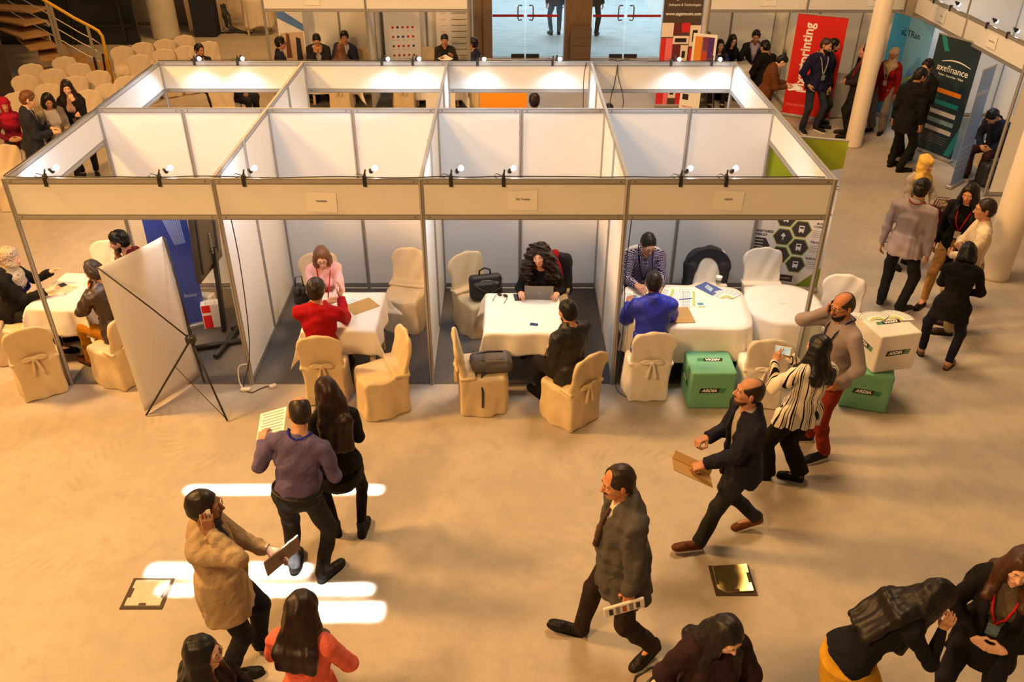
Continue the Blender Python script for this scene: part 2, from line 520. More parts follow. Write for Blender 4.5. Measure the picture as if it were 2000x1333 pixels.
def person(label, x, y, face, H=1.75, sit=None, lean=0, side=0, twist=0, hunch=0, head=(0, 8, 0), LA='hang', RA='hang',
           LF=None, RF=None, fem=0, w=1.0, belly=0, skin=(.78, .55, .40), hair=('short', (.10, .07, .05)), top=('shirt', (.5, .5, .6)),
           inner=None, bottom=('trousers', (.12, .12, .15)), shoes=('shoe', (.10, .08, .07)), glasses=None, beard=None, brow=(.08, .06, .05),
           lanyard=None, badge=None, skirt=None, q=1.0, curl=(.45, .45), lh=None, rh=None, z0=0.0, cat='person', group=None,
           bust=None, stripes=None, lpole=None, rpole=None, topmat=None, tie=None, drape=None, hips=1.0, nolegs=False, hairm=None):
    s = H/1.74
    root_rz = R(face-90)
    pz = (.925*s if sit is None else sit+.10)
    P = np.array([0, 0, pz])
    U = rotz(R(twist)) @ roty(R(side)) @ rotx(-R(lean))
    C = U @ rotx(-R(hunch))
    ws = w*(0.90 if fem else 1.0)
    up = lambda *p: P + U @ (np.array(p, float)*s)
    mid = up(0, 0, .22)
    ch = lambda *p: mid + C @ ((np.array(p, float)-np.array([0, 0, .22]))*s)
    HR = C @ rotz(R(head[0])) @ rotx(-R(head[1])) @ roty(R(head[2]))
    nb = ch(0, -.012, .50)
    nt = ch(0, .012, .585)
    hs = s*(1.01 if fem else 1.04)
    hd = lambda *p: nt + HR @ (np.array([0, .012, .112])*hs + np.array(p, float)*hs)
    hc = hd(0, 0, 0)
    # ---- arms
    arms = {}
    for sg, spec, hp, pol in ((-1, LA, lh, lpole), (1, RA, rh, rpole)):
        S = ch(sg*.175*ws, -.015, .455)
        pole = np.array([sg*.5, -1.0, -.4]); hdir = None; nrml = None
        if spec == 'hang': T = S + C @ (np.array([sg*.07, .045, -.535])*s); nrml = np.array([-sg, 0.2, 0]); pole = np.array([sg*.3, -1, 0])
        elif spec == 'bent': T = S + U @ (np.array([-sg*.02, .28, -.25])*s); nrml = np.array([-sg*.8, 0, -.6]); pole = np.array([sg*.3, -.6, -1])
        elif spec == 'hold': T = up(sg*.13, .36, .27); nrml = np.array([-sg*.4, .2, 1.0]); pole = np.array([sg*.6, -.3, -1])
        elif spec == 'fold': T = up(sg*.09, .25+.07*belly, .12); nrml = np.array([-sg*.3, -1, .0]); hdir = nrm(U @ np.array([-sg*.9, .25, -.1])); pole = np.array([sg*1, -.3, -.6])
        elif spec == 'phone': T = hd(sg*.13, .03, -.11); hdir = nrm(HR @ np.array([-sg*.25, -.1, 1])); nrml = HR @ np.array([-sg, 0, -.1]); pole = np.array([sg*.7, .5, -1])
        elif spec == 'chin': T = hd(sg*.05, .125, -.19); hdir = nrm(HR @ np.array([-sg*.2, -.3, 1])); nrml = HR @ np.array([-sg*.4, -1, 0]); pole = np.array([sg*.6, .3, -1])
        elif spec == 'cheek': T = hd(sg*.10, .07, -.17); hdir = nrm(HR @ np.array([-sg*.15, -.15, 1])); nrml = HR @ np.array([-sg, -.4, 0]); pole = np.array([sg*.6, .3, -1])
        elif spec == 'pocket': T = up(sg*.205, .05, -.02); nrml = np.array([-sg, 0, 0]); pole = np.array([sg*1, -.8, 0])
        elif spec == 'back': T = up(sg*.05, -.17, .05); nrml = np.array([0, -1, 0]); hdir = nrm(U @ np.array([-sg, 0, -.3])); pole = np.array([sg*1, -.6, 0])
        elif spec == 'cross': T = up(-sg*.06, .20, .24 if sg > 0 else .27); nrml = np.array([0, -1, 0]); hdir = nrm(U @ np.array([-sg, -.1, .15])); pole = np.array([sg*1, .1, -.7])
        else: T = np.array(spec, float); nrml = np.array([-sg*.3, 0, -1]); pole = np.array([sg*.45, -.4, -1.0])
        if pol is not None: pole = np.array(pol, float)
        E, T = ik(S, T, .285*s, .255*s, pole)
        d = nrm(T-E) if hdir is None else hdir
        if hp: d = nrm(hp[0]); nrml = np.array(hp[1], float)
        nrml = nrm(nrml - d*(nrml @ d))
        arms[sg] = (S, E, T, d, nrml)
    # ---- legs
    legs = {}
    for sg, spec in ((-1, LF), (1, RF)):
        Hp = P + rotz(R(twist)*.4) @ np.array([sg*.095*s*hips, -.005, -.035*s])
        if spec is None:
            spec = (sg*.11, .02, 10*-sg, 0) if sit is None else (sg*.13, .40, -sg*6, 0)
        ax, ay, ang = spec[:3]
        pit = spec[3] if len(spec) > 3 else 0
        lift = spec[4] if len(spec) > 4 else 0
        an = R(ang)
        fd = np.array([-math.sin(an), math.cos(an), 0])
        # pit > 0: heel raised, pivot at the ball of the foot
        zA = .088 + lift + math.sin(R(pit))*.16
        A = np.array([ax, ay, zA])
        K, A = ik(Hp, A, .43*s, .42*s, fd*1.0+np.array([sg*.12, 0, .1 if sit is None else .6]))
        legs[sg] = (Hp, K, A, fd, pit, zA)
    # ---- body (head and hands modelled finer, one mesh)
    skm = skinmat(skin)
    f = F(.015*q)
    def torso(f, o, fm=fem, k=.05):
        f.ell(up(0, -.015, -.02), np.array([.158*(1.06 if fem else 1.0)*w*hips, .112+.02*belly, .125])*s+o, U, k=k)
        f.ell(up(0, .005+.035*belly, .11), np.array([.128*ws+.035*belly, .095+.06*belly, .16])*s+o, U, k=k)
        f.ell(ch(0, -.005, .32), np.array([.152*ws, .108+.012*belly, .19])*s+o, C, k=k)
        f.cap(ch(-.135*ws, -.015, .455), ch(.135*ws, -.015, .455), .062*s+o, k=k)
        f.cap(ch(-.09*ws, -.02, .475), ch(0, -.015, .525), .05*s+o, .045*s+o, k=k)
        f.cap(ch(.09*ws, -.02, .475), ch(0, -.015, .525), .05*s+o, .045*s+o, k=k)
        b = (.055 if fem else 0) if bust is None else bust
        if b:
            for sg in (-1, 1): f.ell(ch(sg*.07, .085, .315), np.array([.062, .045+b*.3, .062])*s+o, C, k=.04)
    def arm(f, sg, o, o2=None, end=1.0, flat=False, k=.015):
        S, E, T, d, n = arms[sg]
        o2 = o if o2 is None else o2
        th = .86 if fem else 1.0
        We = E + (T-E)*end
        f.cap(S, E, .056*s*th+o, .042*s*th+o2, k=k)
        f.cap(E, We, .043*s*th+o2, .031*s*th+o2*(.75 if flat else 1), k=.02, flat=flat)
    def leg(f, sg, o, end=1.0, flat=False, mn=0, k=.03):
        Hp, K, A = legs[sg][:3]
        th = 1.04 if fem else 1.0
        Ae = K + (A-K)*end
        f.cap(Hp, K, .084*s*th*hips+min(o, .010), max(.056*s+o, mn), k=k)
        f.cap(K, Ae, max(.056*s+o, mn), max(.040*s+o, mn), k=.025, flat=flat)
    torso(f, 0)
    for sg in (-1, 1):
        arm(f, sg, 0)
        leg(f, sg, -.008 if skirt else 0)
        A, fd = legs[sg][2], legs[sg][3]
        f.cap(A+np.array([0, 0, -.03]), A+fd*.12+np.array([0, 0, -.055-.1*math.sin(R(legs[sg][4]))]), .033, .025, k=.02)
    f.cap(nb, nt, .056*s, k=.03)
    parts = [f.arrays()]
    g = F(.0058*q)
    nk = .046 if fem else .054
    g.cap(ch(0, -.015, .46), ch(0, -.004, .53), .062*s, nk*s, k=.02)
    g.cap(ch(0, -.004, .53), hd(0, -.022, -.05), nk*s, nk*s, k=.02)
    g.ell(hd(0, -.018, .030), np.array([.074, .094, .086])*hs, HR, k=.03)
    g.ell(hd(0, .022, -.030), np.array([.062, .066, .085])*hs, HR, k=.03)
    g.ell(hd(0, .050, -.088), np.array([.036, .036, .028])*hs, HR, k=.03)
    g.cap(hd(-.034, .074, .026), hd(.034, .074, .026), .012*hs, k=.02)
    g.cap(hd(-.040, .062, -.022), hd(.040, .062, -.022), .016*hs, k=.025)
    for sg in (-1, 1): g.ell(hd(sg*.030, .092, .004), np.array([.016, .013, .010])*hs, HR, k=.012, op='s')
    for sg in (-1, 1): g.cap(hd(sg*.018, .0815, .0125), hd(sg*.042, .0745, .0125), .0052*hs, k=.006)
    g.cap(hd(0, .083, .010), hd(0, .106, -.026), .008*hs, .0125*hs, k=.012)
    g.cap(hd(-.012, .092, -.030), hd(.012, .092, -.030), .008*hs, k=.008)
    g.cap(hd(-.018, .083, -.060), hd(.018, .083, -.060), .009*hs, k=.012)
    for sg in (-1, 1):
        g.ell(hd(sg*.078, -.012, -.008), np.array([.010, .020, .033])*hs, HR @ rotz(-sg*.35), k=.008)
    parts.append(g.arrays())
    hands = {}
    for sg in (-1, 1):
        S, E, T, d, n = arms[sg]
        g = F(.0048*q)
        hsz = s*(.93 if fem else 1.03)
        u = np.cross(d, n) if sg > 0 else np.cross(n, d)
        M = np.stack([u, d, n], 1)
        at = lambda a, b, c: T + (u*a+d*b+n*c)*hsz
        th = .86 if fem else 1.0
        g.cap(T+(E-T)*.75, T, (.031+.012*.7)*s*th, .029*s*th, k=.02)
        g.box(at(0, .052, 0), np.array([.038, .050, .0145])*hsz, M, rad=.013, k=.022)
        cu = curl[0] if sg < 0 else curl[1]
        for i, (bx, ln, rr) in enumerate(((.030, .076, .0088), (.0095, .086, .0092), (-.0115, .080, .0088), (-.031, .063, .0078))):
            c = cu*(1+.13*i)+.04*(i % 2)
            sp = (bx*1.1)*.8
            p = at(bx, .096-.006*abs(i-1), 0)
            for j, fr in enumerate((.44, .32, .26)):
                an = c*(j+.7)
                dd = nrm(d*math.cos(an)+n*math.sin(an)+u*sp*(1 if j == 0 else .3)*(1-cu*.5)*3)
                p2 = p+dd*ln*fr*hsz
                g.cap(p, p2, rr*hsz*(1-.08*j), rr*hsz*(.94-.09*j), k=.005)
                p = p2
        b0 = at(.030, .022, .004); b1 = at(.058, .058, .014+.02*cu); b2 = at(.062-.025*cu, .092, .020+.03*cu)
        g.cap(b0, b1, .0125*hsz, .0105*hsz, k=.015); g.cap(b1, b2, .0105*hsz, .0085*hsz, k=.005)
        parts.append(g.arrays())
        hands[sg] = (T + (d*.085+n*.030)*hsz, d, n, u)
    nv = 0; VV = []; QQ = []
    for Vt, Qt in parts:
        VV.append(Vt); QQ.append(Qt+nv); nv += len(Vt)
    Vt = np.concatenate(VV); Qt = np.concatenate(QQ)
    me = bpy.data.meshes.new('person')
    me.from_pydata(Vt.tolist(), [], Qt.tolist())
    me.polygons.foreach_set('use_smooth', np.ones(len(Qt), bool))
    me.materials.append(skm)
    root = bpy.data.objects.new('person', me)
    link(root)
    root.location = (x, y, z0)
    root.rotation_euler = (0, 0, root_rz)
    tag(root, label, cat, group)
    # ---- face details
    if hair[0] != 'away':
        for sg in (-1, 1):
            mb = MB()
            Mh = Matrix(HR.tolist())
            mb.ball(V3(hd(sg*.030, .0755, .003)), (.0135*hs, .0100*hs, .0070*hs), 10, Mh)
            e = mb.build('eye', mat('eye_white', (.75, .70, .66), .25, noise=0), root)
            mb = MB(); mb.ball(V3(hd(sg*.030, .0812, .002)), (.0062*hs, .005*hs, .0062*hs), 8, Mh)
            mb.build('iris', mat('eye_dark', (.03, .018, .012), .2, noise=0), e)
        for sg in (-1, 1):
            mb = MB()
            mb.tube([V3(hd(sg*.013, .0870, .0275)), V3(hd(sg*.029, .0845, .0305)), V3(hd(sg*.045, .073, .0235))], [.0038*hs, .0046*hs, .0026*hs], 6)
            mb.build('eyebrow', hairmat(brow), root)
        mb = MB()
        mb.tube([V3(hd(-.022, .0835, -.060)), V3(hd(-.008, .0905, -.0575)), V3(hd(.008, .0905, -.0575)), V3(hd(.022, .0835, -.060))], [.003*hs, .0062*hs, .0062*hs, .003*hs], 8)
        lipc = tuple(np.array(skin)*np.array([.86, .62, .62])) if not fem else tuple(np.array(skin)*np.array([.95, .52, .55]))
        mb.build('mouth', mat('lips_%02x%02x%02x' % tuple(int(c*255) for c in lipc), s2l(lipc), .4, noise=0), root)
    # ---- clothing: lower
    bk, bc = bottom[0], bottom[1]
    bm = bottom[2] if len(bottom) > 2 else cloth(bc)
    waist_z = .055
    if bk in ('trousers', 'jeans', 'slim', 'wide', 'tights') and not nolegs:
        f = F(.0105*q)
        o = {'trousers': .017, 'jeans': .013, 'slim': .009, 'wide': .022, 'tights': .005}[bk]
        mn = {'trousers': .064*s, 'jeans': .058*s, 'slim': .042*s, 'wide': .085*s, 'tights': 0}[bk]
        op = min(o, .012)
        f.ell(up(0, -.015, -.02), np.array([.158*(1.06 if fem else 1.0)*w*hips, .112+.02*belly, .125])*s+op, U, k=.05)
        f.ecyl(up(0, -.005, -.02), up(0, 0, waist_z), np.array([.155*w*hips, .115+.03*belly])*s+op, np.array([.143*ws+.02*belly, .105+.05*belly])*s+op, U, k=.03)
        f.half(up(0, 0, waist_z), U[:, 2])
        if skirt: f.ops = []
        for sg in (-1, 1): leg(f, sg, o-.004 if skirt and bk == 'tights' else o, {'tights': 1.02, 'slim': .97, 'wide': 1.0}.get(bk, 1.06), True, mn)
        f.noise({'tights': .002, 'slim': .004}.get(bk, .009), 34, int(abs(x*100)) % 97, (1, 1, .8))
        f.build('trousers' if bk != 'tights' else 'tights', bm, root)
        if top[0] == 'shirt' and bk != 'tights':
            mb = MB()
            r1, r2 = (.143*ws+.022*belly)*s+.017, (.105+.052*belly)*s+.017
            pts = [V3(up(0, .002, waist_z-.015) + U @ np.array([r1*math.cos(a), r2*math.sin(a), 0])) for a in np.linspace(0, 2*math.pi, 29)]
            mb.tube(pts, .008, 6, caps=False)
            mb.build('belt', mat('belt_leather', (.03, .02, .015), .4), root)
    if skirt:
        f = F(.011*q)
        hemz, flare, scol = skirt
        f.ell(up(0, -.015, -.03), np.array([.165*w*hips, .116, .115])*s+.006, U, k=.05)
        f.ecyl(up(0, 0, .03), up(0, -.01, -.06), np.array([.140*ws, .098])*s, np.array([.168*w*hips, .122])*s+.004, U, k=.04)
        if sit is None:
            top_p = up(0, -.012, -.04)
            bot_p = np.array([(legs[1][1][0]+legs[-1][1][0])*.3, (legs[1][1][1]+legs[-1][1][1])*.35, hemz])
            f.ecyl(top_p, bot_p, np.array([.182*w*hips, .160])*s+.010, np.array([.190*w*hips, .178])*s*flare+.012, rotz(R(twist)*.4), k=.05)
        else:
            for sg in (-1, 1): f.cap(legs[sg][0], legs[sg][1], .10*s, .075*s, k=.08, flat=True)
        f.half(up(0, 0, .02), U[:, 2])
        f.noise(.006, 24, 5)
        f.build('skirt', cloth(scol), root)
    # ---- clothing: upper
    tk = top[0]
    o, oa, hem, collar, vee, wr = TOPS[tk]
    opt = top[2] if len(top) > 2 else {}
    hem = opt.get('hem', hem); vee = opt.get('vee', vee); collar = opt.get('collar', collar)
    sl = opt.get('sleeve', .97)
    if sit is not None and hem is not None: hem = max(hem, opt.get('sithem', -.12))
    tm = topmat or cloth(top[1])
    if inner:
        f = F(.0095*q)
        torso(f, .006)
        f.half(up(0, 0, .0 if hem is None else max(.0, hem+.05)), -U[:, 2])
        f.noise(.004, 26, 3)
        if collar in ('lapel', 'stand') or opt.get('shirtcollar'):
            f.ecyl(ch(0, -.012, .47), ch(0, .004, .562), np.array([.078, .078])*s, np.array([.064, .066])*s, C, k=.015)
            f.vee(ch(0, .02, 0), C, .49*s, .6, k=.004)
        f.build('shirt', cloth(inner), root)
    f = F(.0095*q)
    torso(f, o)
    if hem is not None:
        ex = opt.get('flare', 1.12)
        f.ecyl(up(0, 0, .13), up(0, -.008, hem), np.array([.132*ws+.035*belly, .100+.055*belly])*s+o, np.array([.160*w*hips*ex, .118*ex+.035*belly])*s+o+.006, U, k=.05)
        f.half(up(0, 0, hem), -U[:, 2])
    else:
        f.half(up(0, 0, waist_z-.03), -U[:, 2])
    f.noise(wr*1.5, 38, int(abs(y*100)) % 89, (1, 1, .75))
    ncx = ch(0, .0, 0)
    if collar == 'shirt':
        f.ecyl(ch(0, -.014, .47), ch(0, .004, .560), np.array([.080, .080])*s, np.array([.064, .068])*s, C, k=.012)
        f.vee(ncx, C, .485*s, .55, k=.004)
    elif collar == 'stand':
        f.ecyl(ch(0, -.018, .47), ch(0, -.006, .565), np.array([.094, .092])*s, np.array([.086, .090])*s, C, k=.015)
        f.ecyl(ch(0, -.010, .53), ch(0, .004, .60), np.array([.070, .074])*s, np.array([.076, .082])*s, C, k=.008, op='s')
        f.vee(ncx, C, .47*s, .5, k=.004)
    elif collar == 'lapel':
        f.ecyl(ch(0, -.022, .47), ch(0, -.016, .545), np.array([.088, .084])*s, np.array([.078, .076])*s, C, k=.02)
    if vee and collar != 'none_v':
        f.vee(up(0, .0, 0), U if hunch == 0 else C, vee[0]*s, vee[1], k=.006, wmax=.10)
        if collar == 'lapel':
            zt = .47
            for sg in (-1, 1):
                a0 = up(sg*.012, .125+.05*belly, vee[0]+.01); a1 = ch(sg*min(.095, (zt-vee[0])*vee[1]*.75+.02), .092, .37); a2 = ch(sg*.075, .03, .50)
                f.cap(a0, a1, .012+o*.2, .020, k=.012); f.cap(a1, a2, .020, .016, k=.012)
    elif collar == 'none':
        f.ell(ch(0, .035, .545), np.array([.070, .075, .055])*s, C, op='s', k=.008)
    for sg in (-1, 1): arm(f, sg, oa, oa, sl, True)
    tname = {'shirt': 'shirt', 'overshirt': 'shirt', 'sweater': 'sweater', 'knit': 'sweater', 'suit': 'suit_jacket', 'blazer': 'blazer', 'zip': 'jacket',
             'open': 'jacket', 'parka': 'jacket', 'coat': 'coat', 'blouse': 'blouse', 'cardigan': 'cardigan'}[tk]
    if skirt and skirt[2] == top[1]: tname = 'dress_top'
    top_o = f.build(tname, tm, root)
    vs = np.zeros(len(top_o.data.vertices)*3, np.float32)
    top_o.data.vertices.foreach_get('co', vs)
    vs = vs.reshape(-1, 3)
    if inner:
        io = [c for c in COL.objects if c.parent == root and c.name.startswith('shirt')]
        if io:
            v2 = np.zeros(len(io[0].data.vertices)*3, np.float32); io[0].data.vertices.foreach_get('co', v2)
            vs = np.concatenate([vs, v2.reshape(-1, 3)])
    lc = (vs-P) @ U
    def front(px, pz_, back=False):
        m = (abs(lc[:, 0]-px*s) < .022) & (abs(lc[:, 2]-pz_*s) < .022)
        if not m.any(): return V3(up(px, .13 if not back else -.13, pz_))
        yy = lc[m, 1].max()+.009 if not back else lc[m, 1].min()-.006
        return V3(P + U @ np.array([px*s, yy, pz_*s]))
    if lanyard:
        mb = MB()
        for sg in (-1, 1):
            pts = [V3(ch(0, -.106, .545)), V3(ch(sg*.045, -.096, .555)), V3(ch(sg*.078, -.060, .570)), V3(ch(sg*.088, .012, .562))] + [front(sg*px, zz) for px, zz in ((.075, .45), (.060, .38), (.038, .30), (.015, .22), (.004, .18))]
            mb.tube(pts, .0075, 5)
        ly = mb.build('lanyard', cloth(lanyard), root)
        if badge:
            c = front(0, .13)
            mb = MB(); mb.box(c+Vector((0, .004, 0)), (.075, .004, .10), Matrix(U.tolist()), .001)
            mb.build('badge', cloth(badge), ly)
    if tie:
        mb = MB()
        mb.tube([front(0, .475), front(0, .40), front(0, .30), front(0, .16)], [.012, .016, .022, .026], 6)
        mb.build('necktie', cloth(tie), root)
    if drape:
        f2 = F(.008*q)
        f2.cap(ch(-.09*ws, -.03, .475), ch(.09*ws, -.03, .475), .062*s+o, k=.03)
        f2.cap(ch(-.10*ws, .02, .46), ch(.10*ws, .02, .46), .058*s+o, k=.03)
        f2.half(ch(0, 0, .445), -C[:, 2])
        f2.ell(ch(0, .02, .56), np.array([.060, .065, .06])*s, C, op='s', k=.006)
        f2.build('lace_collar', cloth(drape), root)
    # ---- hair
    hk, hcol = hair[0], hair[1]
    hm = hairmat(hcol) if not hk.startswith('hijab') else (hairm or cloth(hcol))
    f = F(.0066*q)
    def cap(o, front_y=.088, top_cut=.0):
        f.ell(hd(0, -.020, .034), np.array([.074, .094, .086])*hs+o, HR, k=.02)
        f.ell(hd(0, -.045, -.012), np.array([.070, .066, .075])*hs+o, HR, k=.03)
    def facecut(zc=-.026, yc=.092, rx=.069, ry=.080, rz=.106):
        f.ell(hd(0, yc, zc), np.array([rx, ry, rz])*hs, HR, op='s', k=.012)
    if hk in ('short', 'crop', 'buzz', 'recede'):
        oo = {'short': .013, 'crop': .009, 'buzz': .005, 'recede': .008}[hk]
        cap(oo)
        f.noise(.007 if hk == 'short' else .003, 90, 4)
        facecut()
        for sg in (-1, 1): f.ell(hd(sg*.078, .035, -.055), np.array([.03, .048, .055])*hs, HR, op='s', k=.01)
        f.half(hd(0, 0, -.072), HR @ np.array([0, .5, -1]))
        if hk == 'recede': f.ell(hd(0, .105, .085), np.array([.062, .085, .07])*hs, HR, op='s', k=.015)
    elif hk == 'fringe':
        cap(.005)
        facecut()
        f.ell(hd(0, .03, .105), np.array([.066, .115, .075])*hs, HR, op='s', k=.012)
        for sg in (-1, 1): f.ell(hd(sg*.078, .035, -.055), np.array([.03, .042, .055])*hs, HR, op='s', k=.01)
        f.half(hd(0, 0, -.068), HR @ np.array([0, .5, -1]))
    elif hk in ('long', 'bob', 'ponytail', 'bun', 'lowbun'):
        ln = hair[2] if len(hair) > 2 else .30
        cap(.016 if hk in ('long', 'bob') else .009)
        facecut(-.034, .094, .064, .076, .106)
        if hk in ('long', 'bob'):
            rg = random.Random(int(abs(x*1000)))
            tot = 11
            for i in range(tot):
                a = R(-128+256*i/(tot-1))     # around the back of the head
                sx_, cy = math.sin(a), -math.cos(a)
                if hk == 'bob': end = hd(sx_*.088, -.02+cy*.075, -.13-.02*rg.random())
                else: end = None
                p0 = hd(sx_*.070, -.015+cy*.080, .02); p1 = hd(sx_*.084, -.012+cy*.086, -.055); p2 = hd(sx_*.090, -.012+cy*.088, -.11)
                f.cap(p0, p1, .026*hs, .026*hs, k=.02); f.cap(p1, p2, .026*hs, .024*hs, k=.02)
                if end is None:
                    L = ln*(.92+.16*rg.random())
                    side_f = 1.0 if abs(a) < R(100) else .75
                    yb = (-.135 if cy < .1 else .10+.03*fem)
                    zz = .56-.11
                    q1 = ch(sx_*.115, yb*.9 if cy < .1 else .055, .47)
                    q2 = ch(sx_*.120+.02*(rg.random()-.5), yb-.005, max(.05, .50-L*side_f))
                    f.cap(p2, q1, .027*hs, .029*hs, k=.04); f.cap(q1, q2, .029*hs, .022*hs, k=.045)
                else: f.cap(p2, end, .024*hs, .014*hs, k=.02)
        elif hk == 'ponytail':
            f.cap(hd(0, -.10, .03), hd(0, -.14, -.06), .024*hs, .03*hs, k=.02); f.cap(hd(0, -.14, -.06), ch(0, -.15, .36), .03*hs, .012*hs, k=.02)
        elif hk == 'bun': f.ell(hd(0, -.085, .105), np.array([.042, .042, .040])*hs, HR, k=.01)
        else: f.ell(hd(0, -.115, .0), np.array([.045, .04, .042])*hs, HR, k=.01)
        for sg in (-1, 1):
            if hk in ('ponytail', 'bun', 'lowbun'): f.ell(hd(sg*.078, .035, -.055), np.array([.03, .045, .055])*hs, HR, op='s', k=.01)
        f.noise(.008, 60, 6, (1, 1, .25))
    elif hk == 'curly':
        cap(.020)
        rg = random.Random(3)
        for i in range(16):
            a = R(-140+280*i/15)
            sx_, cy = math.sin(a), -math.cos(a)
            p0 = hd(sx_*.085, -.02+cy*.07, .06); p1 = hd(sx_*.135, -.03+cy*.08, -.06); p2 = ch(sx_*.19, -.02+cy*.10+.05, .42); p3 = ch(sx_*.21, .02+cy*.10+.06, .26+.06*rg.random())
            f.cap(p0, p1, .045, .052, k=.03); f.cap(p1, p2, .052, .05, k=.03); f.cap(p2, p3, .05, .022, k=.03)
        facecut(-.028, .112, .072, .10, .108)
        f.noise(.022, 75, 8)
    elif hk.startswith('hijab'):
        cap(.016)
        f.ell(hd(0, .015, -.045), np.array([.078, .080, .10])*hs, HR, k=.03)
        f.cap(hd(0, -.01, -.09), ch(0, 0, .50), .085*hs, .10*hs, k=.04)
        f.ell(ch(0, .03, .475), np.array([.155, .125, .07])*s, C, k=.05)
        if len(hair) > 2: f.ell(ch(0, .06, .37), np.array([.13, .10, .13])*s, C, k=.05)
        f.noise(.010, 34, 9, (1, 1, 1.3))
        f.ell(hd(0, .108, -.026), np.array([.050, .075, .070])*hs, HR, op='s', k=.012)
    if hk not in ('none', 'away'):
        f.build('hair' if not hk.startswith('hijab') else 'headscarf', hm, root)
    if beard:
        f = F(.006*q)
        if beard[0] == 'full':
            f.ell(hd(0, .026, -.040), np.array([.066, .070, .085])*hs, HR, k=.02)
            f.ell(hd(0, .054, -.095), np.array([.044, .042, .036])*hs, HR, k=.03)
            f.half(hd(0, 0, -.042), HR[:, 2]+HR[:, 1]*.25)
            f.ell(hd(0, .10, -.062), np.array([.020, .03, .008])*hs, HR, op='s', k=.006)
            f.half(hd(0, -.012, 0), -HR[:, 1])
        if beard[0] == 'stubble':
            f.ell(hd(0, .024, -.036), np.array([.0645, .0675, .086])*hs, HR, k=.02)
            f.ell(hd(0, .051, -.090), np.array([.038, .038, .030])*hs, HR, k=.03)
            f.half(hd(0, 0, -.050), HR[:, 2]+HR[:, 1]*.3)
            f.half(hd(0, -.005, 0), -HR[:, 1])
        f.cap(hd(-.026, .080, -.052), hd(-.004, .094, -.043), .006*hs, .0085*hs, k=.006)
        f.cap(hd(.026, .080, -.052), hd(.004, .094, -.043), .006*hs, .0085*hs, k=.006)
        f.build('beard' if beard[0] != 'moustache' else 'moustache', hairmat(beard[1]), root)
    if glasses:
        mb = MB()
        for sg in (-1, 1):
            pts = [V3(hd(sg*(.031+.024*math.cos(a)), .101-.006*abs(math.cos(a)), .002+.018*math.sin(a))) for a in np.linspace(0, 2*math.pi, 17)]
            mb.tube(pts, .0024, 5, caps=False)
            mb.tube([V3(hd(sg*.055, .095, .006)), V3(hd(sg*.078, .06, .008)), V3(hd(sg*.085, -.01, .006))], .0022, 5)
        mb.tube([V3(hd(-.008, .103, .004)), V3(hd(.008, .103, .004))], .0022, 5)
        mb.build('glasses', cloth(glasses, rough=.3), root)
    # ---- shoes
    if not nolegs and shoes:
        um, sm_ = shoe_mesh(*shoes)
        for sg in (-1, 1):
            Hp, K, A, fd, pit, zA = legs[sg]
            so = bpy.data.objects.new('shoe', um); link(so, root)
            yaw = math.atan2(-fd[0], fd[1])
            Mx = Matrix.Rotation(yaw, 4, 'Z') @ Matrix.Rotation(-R(pit), 4, 'X')
            sc = s*(.90 if fem else 1.0)
            off = Mx @ Vector((0, -.045*sc, .088))
            so.matrix_local = Matrix.Translation(Vector(A.tolist())-off) @ Mx @ Matrix.Diagonal((sc, sc, 1, 1))
            s2 = bpy.data.objects.new('sole', sm_); link(s2, so)
    rm = Matrix.Translation((x, y, z0)) @ Matrix.Rotation(root_rz, 4, 'Z')
    info = {'root': root, 'rm': rm, 'hc': rm @ V3(hc)}
    for sg, nm in ((-1, 'L'), (1, 'R')):
        p, d, n, u = hands[sg]
        info[nm] = (rm @ V3(p), rm.to_3x3() @ V3(d), rm.to_3x3() @ V3(n), rm.to_3x3() @ V3(u))
    info['front'] = lambda px, pz_, back=False: rm @ front(px, pz_, back)
    info['U'] = rm.to_3x3() @ Matrix(U.tolist())
    info['hd'] = lambda *p: rm @ V3(hd(*p))
    info['HR'] = rm.to_3x3() @ Matrix(HR.tolist())
    return info
